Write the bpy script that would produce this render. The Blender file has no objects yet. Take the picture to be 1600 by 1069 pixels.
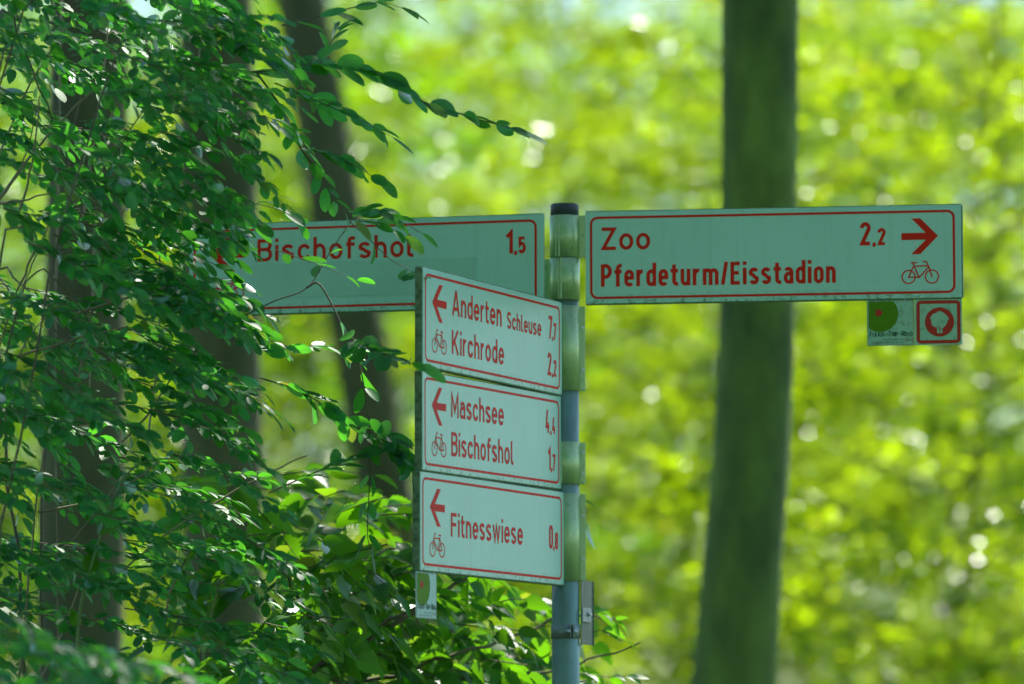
import bpy, math, random
import numpy as np
from mathutils import Vector, Matrix

rng = np.random.default_rng(11)
random.seed(11)
SC = bpy.context.scene
COL = SC.collection
R = math.radians

# ------------------------------------------------------------------ camera
CAM_Z = 1.5
F_PX = 8383.65            # focal length in pixels of a 1600 px wide frame
PITCH = 0.0852164
ROLL = 0.0018356
cp, sp = math.cos(PITCH), math.sin(PITCH)
FWD = Vector((0, cp, sp))
UP0 = Vector((0, -sp, cp))
RIGHT0 = Vector((1, 0, 0))
RIGHT = RIGHT0 * math.cos(ROLL) - UP0 * math.sin(ROLL)
UPV = RIGHT0 * math.sin(ROLL) + UP0 * math.cos(ROLL)
cam_data = bpy.data.cameras.new('camera')
cam = bpy.data.objects.new('camera', cam_data)
COL.objects.link(cam)
m = Matrix.Identity(4)
for i in range(3):
    m[i][0], m[i][1], m[i][2] = RIGHT[i], UPV[i], -FWD[i]
m[2][3] = CAM_Z
cam.matrix_world = m
cam_data.sensor_width = 36
cam_data.lens = F_PX * 36 / 1600
cam_data.clip_start = 0.1
cam_data.clip_end = 2000
cam_data.dof.use_dof = True
cam_data.dof.focus_distance = 14.05
cam_data.dof.aperture_fstop = 2.3
SC.camera = cam

# ------------------------------------------------------------------ light
SUN_EL, SUN_AZ = 52.0, 28.0        # azimuth clockwise from +Y (the view direction)
w = bpy.data.worlds.new('World')
SC.world = w
w.use_nodes = True
nt = w.node_tree
sky = nt.nodes.new('ShaderNodeTexSky')
sky.sky_type = 'NISHITA'
sky.sun_disc = False
sky.sun_elevation = R(SUN_EL)
sky.sun_rotation = R(SUN_AZ)
sky.air_density = 1.0
sky.dust_density = 0.4
sky.ozone_density = 3.0
bg = nt.nodes['Background']
bg.inputs['Strength'].default_value = 0.12
nt.links.new(sky.outputs['Color'], bg.inputs['Color'])

sun_d = bpy.data.lights.new('sun', 'SUN')
sun_d.energy = 4.6
sun_d.angle = R(0.53)
sun_d.color = (1.0, 0.95, 0.86)
sun = bpy.data.objects.new('sun', sun_d)
COL.objects.link(sun)
SUND = Vector((math.sin(R(SUN_AZ)) * math.cos(R(SUN_EL)), math.cos(R(SUN_AZ)) * math.cos(R(SUN_EL)), math.sin(R(SUN_EL))))
sun.rotation_euler = SUND.to_track_quat('Z', 'Y').to_euler()
sun.location = (20, 40, 60)

vs = SC.view_settings
vs.view_transform = 'Standard'
vs.look = 'None'
vs.gamma = 1
vs.exposure = 1.0
vs.use_curve_mapping = False
cy = SC.cycles
cy.use_denoising = True
cy.max_bounces = 10
cy.diffuse_bounces = 6
cy.glossy_bounces = 3
cy.transmission_bounces = 4
cy.transparent_max_bounces = 4
cy.sample_clamp_indirect = 4
cy.use_adaptive_sampling = False
cy.denoising_input_passes = 'RGB_ALBEDO'


def at(px, py, d):
    """world point seen at pixel (px, py) of the 1600 x 1069 frame, at depth d along the view axis"""
    return Vector((0, 0, CAM_Z)) + d * (FWD + RIGHT * ((px - 800) / F_PX) + UPV * ((534.5 - py) / F_PX))


# ------------------------------------------------------------------ object helpers
def tag(o, label=None, cat=None, group=None, kind=None):
    if label: o['label'] = label
    if cat: o['category'] = cat
    if group: o['group'] = group
    if kind: o['kind'] = kind
    return o


def link(name, me, parent=None, mat=None):
    o = bpy.data.objects.new(name, me)
    COL.objects.link(o)
    if mat is not None and me is not None and not me.materials:
        me.materials.append(mat)
    if parent is not None:
        o.parent = parent
    return o


def empty(name, loc=(0, 0, 0), matrix=None):
    o = bpy.data.objects.new(name, None)
    COL.objects.link(o)
    o.empty_display_size = 0.1
    if matrix is not None:
        o.matrix_world = matrix
    else:
        o.location = loc
    return o


def np_mesh(name, verts, faces, smooth=False):
    """verts (n,3) array, faces (m,k) array of equal-sided polygons, or a list of such arrays"""
    me = bpy.data.meshes.new(name)
    verts = np.asarray(verts, np.float32)
    fl = faces if isinstance(faces, list) else [faces]
    fl = [np.asarray(f, np.int32) for f in fl if len(f)]
    me.vertices.add(len(verts))
    me.vertices.foreach_set('co', verts.ravel())
    loops = np.concatenate([f.ravel() for f in fl])
    starts, p = [], 0
    for f in fl:
        starts.append(p + np.arange(len(f)) * f.shape[1])
        p += f.size
    starts = np.concatenate(starts).astype(np.int32)
    me.loops.add(len(loops))
    me.loops.foreach_set('vertex_index', loops)
    me.polygons.add(len(starts))
    me.polygons.foreach_set('loop_start', starts)
    me.update(calc_edges=True)
    if smooth:
        me.polygons.foreach_set('use_smooth', np.ones(len(starts), bool))
    return me


class MB:
    """collects simple solids into one mesh"""
    def __init__(self):
        self.v, self.f, self.sm = [], [], []

    def add(self, verts, faces, smooth=False):
        b = len(self.v)
        self.v += [tuple(p) for p in verts]
        self.f += [tuple(i + b for i in f) for f in faces]
        self.sm += [smooth] * len(faces)

    def box(self, x0, x1, y0, y1, z0, z1, M=None):
        v = [Vector(p) for p in ((x0, y0, z0), (x1, y0, z0), (x1, y1, z0), (x0, y1, z0), (x0, y0, z1), (x1, y0, z1), (x1, y1, z1), (x0, y1, z1))]
        if M is not None: v = [M @ p for p in v]
        self.add(v, [(0, 3, 2, 1), (4, 5, 6, 7), (0, 1, 5, 4), (1, 2, 6, 5), (2, 3, 7, 6), (3, 0, 4, 7)])

    def bevel_box(self, x0, x1, y0, y1, z0, z1, b, M=None):
        """box whose twelve edges are chamfered by b"""
        bs = [(x0, x1), (y0, y1), (z0, z1)]
        vs, idx = [], {}
        for ix in (0, 1):
            for iy in (0, 1):
                for iz in (0, 1):
                    c = (bs[0][ix], bs[1][iy], bs[2][iz])
                    s = (1 - 2 * ix, 1 - 2 * iy, 1 - 2 * iz)
                    for ax in range(3):
                        p = [c[k] + (0 if k == ax else s[k] * b) for k in range(3)]
                        idx[(ix, iy, iz, ax)] = len(vs)
                        vs.append(Vector(p))
        fs = []
        for ax in range(3):
            o1, o2 = [k for k in range(3) if k != ax]
            for sd in (0, 1):
                q = []
                for a, c in ((0, 0), (1, 0), (1, 1), (0, 1)):
                    k = [0, 0, 0]; k[ax] = sd; k[o1] = a; k[o2] = c
                    q.append(idx[(k[0], k[1], k[2], ax)])
                fs.append(q)
        for ax in range(3):            # edges along ax
            o1, o2 = [k for k in range(3) if k != ax]
            for a in (0, 1):
                for c in (0, 1):
                    k0 = [0, 0, 0]; k0[o1] = a; k0[o2] = c
                    k1 = list(k0); k1[ax] = 1
                    fs.append([idx[(*k0, o1)], idx[(*k0, o2)], idx[(*k1, o2)], idx[(*k1, o1)]])
        for ix in (0, 1):
            for iy in (0, 1):
                for iz in (0, 1):
                    fs.append([idx[(ix, iy, iz, 0)], idx[(ix, iy, iz, 1)], idx[(ix, iy, iz, 2)]])
        cx = Vector(((x0 + x1) / 2, (y0 + y1) / 2, (z0 + z1) / 2))
        out = []
        for f in fs:
            a, b_, c_ = vs[f[0]], vs[f[1]], vs[f[2]]
            n = (b_ - a).cross(c_ - a)
            fc = sum((vs[i] for i in f), Vector()) / len(f)
            out.append(f if n.dot(fc - cx) > 0 else f[::-1])
        if M is not None: vs = [M @ p for p in vs]
        self.add(vs, out)

    def lathe(self, prof, M=None, n=32, cap=True, smooth=True):
        """prof: list of (r, z) from bottom to top, round the z axis"""
        v, f = [], []
        for r, z in prof:
            for k in range(n):
                a = 2 * math.pi * k / n
                v.append(Vector((r * math.cos(a), r * math.sin(a), z)))
        for i in range(len(prof) - 1):
            for k in range(n):
                k2 = (k + 1) % n
                f.append((i * n + k, i * n + k2, (i + 1) * n + k2, (i + 1) * n + k))
        if M is not None: v = [M @ p for p in v]
        self.add(v, f, smooth)
        if cap:
            b = len(self.v) - len(v)
            self.f += [tuple(b + k for k in range(n))[::-1], tuple(b + (len(prof) - 1) * n + k for k in range(n))]
            self.sm += [False, False]

    def extrude(self, poly, y0, y1, M=None):
        """poly: outline in the x-z plane (counter-clockwise seen from -y), from y0 (front) to y1"""
        n = len(poly)
        v = [Vector((x, y0, z)) for x, z in poly] + [Vector((x, y1, z)) for x, z in poly]
        f = [tuple(range(n)), tuple(range(2 * n - 1, n - 1, -1))]
        for k in range(n):
            k2 = (k + 1) % n
            f.append((k, k + n, k2 + n, k2))
        if M is not None: v = [M @ p for p in v]
        self.add(v, f)

    def mesh(self, name):
        me = bpy.data.meshes.new(name)
        me.from_pydata([tuple(p) for p in self.v], [], self.f)
        me.polygons.foreach_set('use_smooth', self.sm)
        me.update()
        return me

    def build(self, name, mat, parent=None):
        return link(name, self.mesh(name), parent, mat)


def tube_arrays(pts, rads, n=6):
    """a tapered tube along a polyline; returns verts, quads"""
    pts = np.asarray([tuple(p) for p in pts], float)
    k = len(pts)
    tan = np.gradient(pts, axis=0)
    tan /= np.linalg.norm(tan, axis=1)[:, None] + 1e-9
    ref = np.array([0.0, 0, 1]) if abs(tan[0][2]) < 0.9 else np.array([1.0, 0, 0])
    v = np.zeros((k, n, 3))
    ang = np.linspace(0, 2 * np.pi, n, endpoint=False)
    u = ref - tan[0] * ref.dot(tan[0])
    u /= np.linalg.norm(u)
    for i in range(k):
        u = u - tan[i] * u.dot(tan[i])
        u /= np.linalg.norm(u) + 1e-9
        b = np.cross(tan[i], u)
        v[i] = pts[i] + rads[i] * (np.cos(ang)[:, None] * u + np.sin(ang)[:, None] * b)
    q = []
    for i in range(k - 1):
        for j in range(n):
            j2 = (j + 1) % n
            q.append((i * n + j, i * n + j2, (i + 1) * n + j2, (i + 1) * n + j))
    return v.reshape(-1, 3), np.array(q, int)


def tubes_mesh(name, tubes, n=6):
    V, Q, b = [], [], 0
    for pts, rads in tubes:
        v, q = tube_arrays(pts, rads, n)
        V.append(v); Q.append(q + b); b += len(v)
    return np_mesh(name, np.concatenate(V), np.concatenate(Q), smooth=True)


def curve(pts, n=12, wob=0.0):
    """smooth polyline through the points (Catmull-Rom)"""
    P = [np.array(tuple(p), float) for p in pts]
    P = [2 * P[0] - P[1]] + P + [2 * P[-1] - P[-2]]
    out = []
    segs = len(P) - 3
    per = max(2, n // segs)
    for s in range(segs):
        a, b, c, d = P[s:s + 4]
        for t in np.linspace(0, 1, per, endpoint=False):
            out.append(0.5 * ((2 * b) + (-a + c) * t + (2 * a - 5 * b + 4 * c - d) * t * t + (-a + 3 * b - 3 * c + d) * t ** 3))
    out.append(P[-2])
    out = np.array(out)
    if wob:
        out[1:-1] += rng.normal(0, wob, (len(out) - 2, 3))
    return out


# ------------------------------------------------------------------ materials
def new_mat(name):
    mt = bpy.data.materials.new(name)
    mt.use_nodes = True
    t = mt.node_tree
    t.nodes.clear()
    out = t.nodes.new('ShaderNodeOutputMaterial')
    return mt, t, out


def nd(t, typ, **kw):
    n = t.nodes.new(typ)
    for k, v in kw.items():
        if k in n.bl_rna.properties: setattr(n, k, v)
        else: n.inputs[k].default_value = v
    return n


def ramp(t, src, stops):
    r = t.nodes.new('ShaderNodeValToRGB')
    e = r.color_ramp.elements
    while len(e) < len(stops): e.new(0.5)
    for el, (p, c) in zip(e, stops):
        el.position = p
        el.color = (c[0], c[1], c[2], 1) if not isinstance(c, (int, float)) else (c, c, c, 1)
    t.links.new(src, r.inputs['Fac'])
    return r.outputs['Color']


def mixc(t, fac, a, b, blend='MIX'):
    n = t.nodes.new('ShaderNodeMix')
    n.data_type = 'RGBA'
    n.blend_type = blend
    for sock, val in ((n.inputs[0], fac), (n.inputs[6], a), (n.inputs[7], b)):
        if hasattr(val, 'links') or isinstance(val, bpy.types.NodeSocket): t.links.new(val, sock)
        elif isinstance(val, (int, float)): sock.default_value = val
        else: sock.default_value = (*val, 1)
    return n.outputs[2]


def noise(t, scale, detail=4, rough=0.55, vec=None, stretch=None):
    tc = t.nodes.new('ShaderNodeTexCoord')
    src = tc.outputs['Object']
    if stretch is not None:
        mp = t.nodes.new('ShaderNodeMapping')
        mp.inputs['Scale'].default_value = stretch
        t.links.new(src, mp.inputs['Vector'])
        src = mp.outputs['Vector']
    n = nd(t, 'ShaderNodeTexNoise', Scale=scale, Detail=detail, Roughness=rough)
    t.links.new(src, n.inputs['Vector'])
    return n.outputs['Fac']


def surf(name, color, rough=0.5, metal=0.0, var=0.0, spec=0.5, dirt=None, bump=0.0, bscale=60, dscale=30, stretch=None, dlo=0.55, dhi=0.75):
    """one principled surface with a little colour variation, dirt of its own and fine relief"""
    mt, t, out = new_mat(name)
    p = nd(t, 'ShaderNodeBsdfPrincipled', Roughness=rough, Metallic=metal)
    p.inputs['Specular IOR Level'].default_value = spec
    c = color
    col = None
    if var:
        f = noise(t, 9, 5, 0.6, stretch=stretch)
        col = ramp(t, f, [(0.3, [x * (1 - var) for x in c]), (0.7, [min(1, x * (1 + var)) for x in c])])
    if dirt is not None:
        f2 = ramp(t, noise(t, dscale, 6, 0.65, stretch=stretch), [(dlo, 0), (dhi, 1)])
        col = mixc(t, f2, col if col is not None else c, dirt)
    if col is not None: t.links.new(col, p.inputs['Base Color'])
    else: p.inputs['Base Color'].default_value = (*c, 1)
    if bump:
        b = nd(t, 'ShaderNodeBump', Strength=bump, Distance=0.004)
        t.links.new(noise(t, bscale, 5, 0.6, stretch=stretch), b.inputs['Height'])
        t.links.new(b.outputs[0], p.inputs['Normal'])
    t.links.new(p.outputs[0], out.inputs[0])
    return mt


def leaf_mat(name, top, under, trans, gloss=0.35, mix=0.45, var=0.35, yellow=0.0, spec=0.5):
    """thin leaf: reflects, lets light through, a slightly waxy sheen; each leaf a little different"""
    mt, t, out = new_mat(name)
    geo = t.nodes.new('ShaderNodeNewGeometry')
    oi = t.nodes.new('ShaderNodeObjectInfo')
    ad = nd(t, 'ShaderNodeMath', operation='ADD')
    t.links.new(geo.outputs['Random Per Island'], ad.inputs[0])
    t.links.new(oi.outputs['Random'], ad.inputs[1])
    fr = nd(t, 'ShaderNodeMath', operation='FRACT')
    t.links.new(ad.outputs[0], fr.inputs[0])
    rnd = fr.outputs[0]
    vr = ramp(t, rnd, [(0.0, 1 - var), (1.0, 1 + var)])
    refl = mixc(t, geo.outputs['Backfacing'], top, under)
    refl = mixc(t, 1.0, refl, vr, 'MULTIPLY')
    tr = mixc(t, 1.0, trans, vr, 'MULTIPLY')
    if yellow:
        yf = ramp(t, rnd, [(0.0, 0), (1 - yellow, 0), (1.0, 1)])
        tr = mixc(t, yf, tr, (0.5, 0.5, 0.03))
    # fine blotches and veins give the blade some relief
    bl = ramp(t, noise(t, 60, 3, 0.6), [(0.3, 0.85), (0.7, 1.1)])
    refl = mixc(t, 1.0, refl, bl, 'MULTIPLY')
    d = t.nodes.new('ShaderNodeBsdfDiffuse')
    t.links.new(refl, d.inputs['Color'])
    tl = t.nodes.new('ShaderNodeBsdfTranslucent')
    t.links.new(tr, tl.inputs['Color'])
    ms = t.nodes.new('ShaderNodeMixShader')
    ms.inputs[0].default_value = mix
    t.links.new(d.outputs[0], ms.inputs[1]); t.links.new(tl.outputs[0], ms.inputs[2])
    g = nd(t, 'ShaderNodeBsdfGlossy', Roughness=gloss)
    lw = nd(t, 'ShaderNodeLayerWeight', Blend=0.35)
    gf = nd(t, 'ShaderNodeMath', operation='MULTIPLY_ADD')
    t.links.new(lw.outputs['Fresnel'], gf.inputs[0])
    gf.inputs[1].default_value = spec
    gf.inputs[2].default_value = 0.02
    ms2 = t.nodes.new('ShaderNodeMixShader')
    t.links.new(gf.outputs[0], ms2.inputs[0])
    t.links.new(ms.outputs[0], ms2.inputs[1]); t.links.new(g.outputs[0], ms2.inputs[2])
    t.links.new(ms2.outputs[0], out.inputs[0])
    return mt


def sheeting_mat(name):
    """white road-sign sheeting, tinted mint to carry green canopy light, with algae creeping in from its rims and fine drip marks"""
    mt, t, out = new_mat(name)
    p = nd(t, 'ShaderNodeBsdfPrincipled', Roughness=0.42)
    p.inputs['Specular IOR Level'].default_value = 0.35
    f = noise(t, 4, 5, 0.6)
    col = ramp(t, f, [(0.3, (0.38, 0.69, 0.49)), (0.7, (0.43, 0.74, 0.54))])  # mint base: part of the canopy's green light is put into the white
    drip = ramp(t, noise(t, 55, 4, 0.6, stretch=(1, 1, 0.08)), [(0.52, 0), (0.8, 0.36)])
    col = mixc(t, drip, col, (0.40, 0.50, 0.36))
    # rims: distance to the top and bottom edges in the panel's own coordinates
    tc = t.nodes.new('ShaderNodeTexCoord')
    sx = t.nodes.new('ShaderNodeSeparateXYZ')
    t.links.new(tc.outputs['Object'], sx.inputs[0])
    lo = ramp(t, sx.outputs['Z'], [(0.0, 1), (0.02, 0.35), (0.034, 0)])
    n2 = ramp(t, noise(t, 70, 6, 0.75), [(0.50, 0), (0.62, 1)])
    mk = mixc(t, 1.0, lo, n2, 'MULTIPLY')
    col = mixc(t, mk, col, (0.10, 0.19, 0.05))
    hi = ramp(t, sx.outputs['Z'], [(0.226, 0), (0.25, 0.5)])
    n3 = ramp(t, noise(t, 38, 6, 0.7), [(0.58, 0), (0.70, 1)])
    mk2 = mixc(t, 1.0, hi, n3, 'MULTIPLY')
    col = mixc(t, mk2, col, (0.13, 0.20, 0.07))
    spots = ramp(t, noise(t, 150, 3, 0.6), [(0.74, 0), (0.80, 0.5)])
    col = mixc(t, spots, col, (0.22, 0.26, 0.14))
    t.links.new(col, p.inputs['Base Color'])
    t.links.new(p.outputs[0], out.inputs[0])
    return mt


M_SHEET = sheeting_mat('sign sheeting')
M_RED = surf('red film', (0.72, 0.026, 0.008), 0.55, var=0.06, spec=0.12, dirt=(0.55, 0.03, 0.02), dscale=40, dlo=0.6, dhi=0.9)
M_EDGE = surf('sign edge', (0.15, 0.25, 0.11), 0.6, var=0.25, dirt=(0.05, 0.10, 0.02), dscale=45, dlo=0.42, dhi=0.62)
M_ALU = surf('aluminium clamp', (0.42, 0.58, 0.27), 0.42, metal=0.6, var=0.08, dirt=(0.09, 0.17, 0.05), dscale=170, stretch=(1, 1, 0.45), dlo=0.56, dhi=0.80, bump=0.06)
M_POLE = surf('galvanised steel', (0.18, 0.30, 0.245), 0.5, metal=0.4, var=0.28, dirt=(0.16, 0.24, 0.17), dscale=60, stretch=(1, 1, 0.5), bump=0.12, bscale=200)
M_CAP = surf('black plastic cap', (0.035, 0.05, 0.055), 0.55, var=0.2)
M_STEEL = surf('clamp steel', (0.24, 0.30, 0.27), 0.5, metal=0.5, var=0.25, dirt=(0.08, 0.12, 0.06), dscale=80)
M_DARKSTEEL = surf('weathered plate', (0.07, 0.13, 0.075), 0.5, metal=0.1, spec=0.3, var=0.3, dirt=(0.2, 0.24, 0.18), dscale=25, stretch=(1, 1, 0.15), dlo=0.55, dhi=0.62)
M_BOLT = surf('zinc bolt', (0.5, 0.56, 0.6), 0.35, metal=0.9)
M_PLAQUE = surf('plaque enamel', (0.34, 0.58, 0.36), 0.6, spec=0.2, var=0.10, dirt=(0.15, 0.24, 0.09), dscale=60, dlo=0.52, dhi=0.74)
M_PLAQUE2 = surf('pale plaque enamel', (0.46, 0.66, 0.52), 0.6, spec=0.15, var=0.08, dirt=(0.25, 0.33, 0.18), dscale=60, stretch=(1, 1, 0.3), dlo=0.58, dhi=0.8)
M_GREEN = surf('green print', (0.10, 0.24, 0.008), 0.6, spec=0.1, var=0.1)
M_DKGREEN = surf('dark green print', (0.005, 0.06, 0.03), 0.6, spec=0.1)
M_BLACK = surf('black print', (0.03, 0.04, 0.03), 0.5)
M_DOT = surf('red print', (0.52, 0.045, 0.025), 0.6, spec=0.1)
M_PAPER = surf('sticker remains', (0.45, 0.47, 0.50), 0.7, var=0.2)
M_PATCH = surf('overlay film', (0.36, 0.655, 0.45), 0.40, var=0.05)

M_HONEY = leaf_mat('shrub leaf', (0.014, 0.160, 0.042), (0.02, 0.21, 0.16), (0.12, 0.56, 0.022), gloss=0.47, mix=0.48, yellow=0.05, spec=0.28)
M_BUSH = leaf_mat('serrated leaf', (0.014, 0.12, 0.010), (0.03, 0.16, 0.04), (0.18, 0.50, 0.005), gloss=0.4, mix=0.5, yellow=0.03, spec=0.25)
M_BEECH = leaf_mat('beech leaf', (0.05, 0.115, 0.006), (0.06, 0.12, 0.012), (0.50, 0.72, 0.001), gloss=0.18, mix=0.66, var=0.85, yellow=0.12, spec=0.15)
M_DEEP = leaf_mat('deep green beech leaf', (0.025, 0.10, 0.012), (0.04, 0.12, 0.03), (0.28, 0.58, 0.002), gloss=0.18, mix=0.63, var=0.75, spec=0.17)
M_FAR = leaf_mat('far leaf', (0.035, 0.10, 0.006), (0.04, 0.11, 0.01), (0.27, 0.47, 0.001), gloss=0.3, mix=0.66, var=0.5, yellow=0.05, spec=0.01)
M_CANOPY = leaf_mat('canopy leaf', (0.012, 0.10, 0.018), (0.02, 0.12, 0.03), (0.035, 0.48, 0.035), gloss=0.4, mix=0.55, spec=0.1)
M_TWIG = surf('twig bark', (0.15, 0.125, 0.08), 0.8, var=0.35)
M_CANE = surf('dry cane', (0.30, 0.24, 0.14), 0.7, var=0.35, dirt=(0.12, 0.12, 0.06), dscale=20)
M_VINE = surf('green stem', (0.14, 0.24, 0.06), 0.6, var=0.2)
M_BARK = surf('beech bark', (0.125, 0.21, 0.026), 0.85, var=0.4, dirt=(0.04, 0.085, 0.016), dscale=5.0, stretch=(1, 1, 0.4), dlo=0.36, dhi=0.70, bump=0.6, bscale=25)
M_BARK2 = surf('grey brown bark', (0.085, 0.10, 0.034), 0.85, var=0.35, dirt=(0.04, 0.055, 0.02), dscale=4.0, stretch=(1, 1, 0.25), dlo=0.45, dhi=0.7, bump=0.5, bscale=30)
M_GROUND = surf('woodland floor', (0.045, 0.085, 0.02), 0.95, var=0.4, dirt=(0.02, 0.08, 0.012), dscale=1.4, dlo=0.4, dhi=0.6, bump=0.5, bscale=8)

# ------------------------------------------------------------------ the ground
gm = MB()
gm.add([(-600, -600, 0), (600, -600, 0), (600, 600, 0), (-600, 600, 0)], [(0, 1, 2, 3)])
tag(gm.build('ground', M_GROUND), kind='structure')

# ------------------------------------------------------------------ leaves
def leaf_template(profile, fold=0.22, droop=0.18):
    """profile: (t, half width) stations along a leaf of length 1; returns verts (along +Y, up +Z) and tri/quads lists"""
    v = [(0, 0, 0)]
    rows = []
    for t_, h in profile[1:-1]:
        z = -droop * t_ * t_
        rows.append(len(v))
        v += [(-h, t_, z + fold * h), (0, t_, z), (h, t_, z + fold * h)]
    tip = len(v)
    v.append((0, profile[-1][0], -droop))
    tri, quad = [], []
    r0 = rows[0]
    tri += [(0, r0 + 1, r0), (0, r0 + 2, r0 + 1)]
    for a, b in zip(rows[:-1], rows[1:]):
        quad += [(a, a + 1, b + 1, b), (a + 1, a + 2, b + 2, b + 1)]
    rl = rows[-1]
    tri += [(rl, rl + 1, tip), (rl + 1, rl + 2, tip)]
    return np.array(v, float), np.array(tri), np.array(quad)


OVAL = [(0, 0), (0.08, 0.11), (0.28, 0.205), (0.58, 0.235), (0.82, 0.175), (0.95, 0.085), (1, 0)]
OVAL2 = [(0, 0), (0.08, 0.13), (0.30, 0.255), (0.60, 0.285), (0.83, 0.205), (0.95, 0.09), (1, 0)]
def serr(n=9, wmax=0.33):
    out = [(0, 0)]
    for i in range(1, n):
        t_ = i / n
        h = wmax * (math.sin(math.pi * t_ ** 0.72)) ** 0.8 * (1 - 0.25 * t_)
        out.append((t_ - 0.030, h * 0.84))
        out.append((t_ - 0.004, h * 1.06))
    out.append((1.0, 0))
    return out
T_OVAL = [leaf_template(OVAL, 0.2, 0.12), leaf_template(OVAL2, 0.28, 0.12), leaf_template(OVAL, 0.4, 0.16), leaf_template(OVAL2, 0.08, 0.05)]
T_SERR = [leaf_template(serr(), 0.22, 0.22), leaf_template(serr(8, 0.37), 0.35, 0.35), leaf_template(serr(9, 0.30), 0.1, 0.12)]
T_FAR = [(np.array([(0, 0, 0), (-0.28, 0.5, 0.08), (0, 1, -0.08), (0.28, 0.5, 0.08)], float), np.array([(0, 2, 1), (0, 3, 2)]), np.zeros((0, 4), int))]


def frames(d, nrm):
    """orthonormal frames: columns side, along, normal"""
    d = d / (np.linalg.norm(d, axis=1)[:, None] + 1e-9)
    nrm = nrm - d * (nrm * d).sum(1)[:, None]
    nrm = nrm / (np.linalg.norm(nrm, axis=1)[:, None] + 1e-9)
    s = np.cross(d, nrm)
    return s, d, nrm


def leaves_mesh(name, pos, d, nrm, length, tmpl):
    """many leaves in one mesh"""
    s, d, nrm = frames(np.asarray(d, float), np.asarray(nrm, float))
    pos = np.asarray(pos, float); length = np.asarray(length, float)
    k = len(tmpl)
    V, TR, QU, b = [], [], [], 0
    for i, (tv, tt, tq) in enumerate(tmpl):
        sel = np.arange(i, len(pos), k)
        if not len(sel): continue
        L = length[sel][:, None, None]
        vv = pos[sel][:, None, :] + L * (tv[None, :, 0:1] * s[sel][:, None, :] + tv[None, :, 1:2] * d[sel][:, None, :] + tv[None, :, 2:3] * nrm[sel][:, None, :])
        off = (b + np.arange(len(sel)) * len(tv))[:, None, None]
        TR.append((tt[None] + off).reshape(-1, 3))
        if len(tq): QU.append((tq[None] + off).reshape(-1, 4))
        V.append(vv.reshape(-1, 3)); b += vv.shape[0] * vv.shape[1]
    fl = [np.concatenate(TR)] + ([np.concatenate(QU)] if QU else [])
    return np_mesh(name, np.concatenate(V), fl, smooth=len(tmpl[0][2]) > 0)


LEAF_MESH = {}
def single_leaf_mesh(kind, i, mat):
    key = (kind, i)
    if key not in LEAF_MESH:
        tv, tt, tq = (T_OVAL if kind == 'oval' else T_SERR)[i]
        me = np_mesh(kind + '_leaf', tv, [tt, tq], smooth=True)
        me.materials.append(mat)
        LEAF_MESH[key] = me
    return LEAF_MESH[key]


def plant_leaves(root, kind, mat, P, D, N, L, limit=285):
    """the leaves that show largest become parts of their own, the rest one mass"""
    P, D, N, L = (np.asarray(a, float) for a in (P, D, N, L))
    s, d, n = frames(D, N)
    rel = P - np.array([0, 0, CAM_Z])
    dep = rel @ np.array(FWD)
    px = 800 + F_PX * (rel @ np.array(RIGHT)) / dep
    py = 534.5 - F_PX * (rel @ np.array(UPV)) / dep
    facing = np.abs((n * (rel / np.linalg.norm(rel, axis=1)[:, None])).sum(1))
    blur = np.abs(dep - 14.2)
    score = (L / dep) ** 2 * (0.25 + facing) / (1 + 0.6 * blur)
    score[(px < 5) | (px > 1595) | (py < 5) | (py > 1060)] = 0
    order = np.argsort(-score)
    big, rest = order[:limit], order[limit:]
    k = len(T_OVAL if kind == 'oval' else T_SERR)
    for q, i in enumerate(big):
        o = bpy.data.objects.new('leaf', single_leaf_mesh(kind, q % k, mat))
        COL.objects.link(o)
        o.parent = root
        M = Matrix.Identity(4)
        for r in range(3):
            M[r][0], M[r][1], M[r][2], M[r][3] = s[i][r] * L[i], d[i][r] * L[i], n[i][r] * L[i], P[i][r] - root.location[r]
        o.matrix_basis = M
    if len(rest):
        me = leaves_mesh('leaves', P[rest] - np.array(root.location), D[rest], N[rest], L[rest], T_OVAL if kind == 'oval' else T_SERR)
        tag(link('leaves', me, root, mat), kind='stuff')


# ------------------------------------------------------------------ trees
def unit(v):
    return v / (np.linalg.norm(v) + 1e-9)


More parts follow.
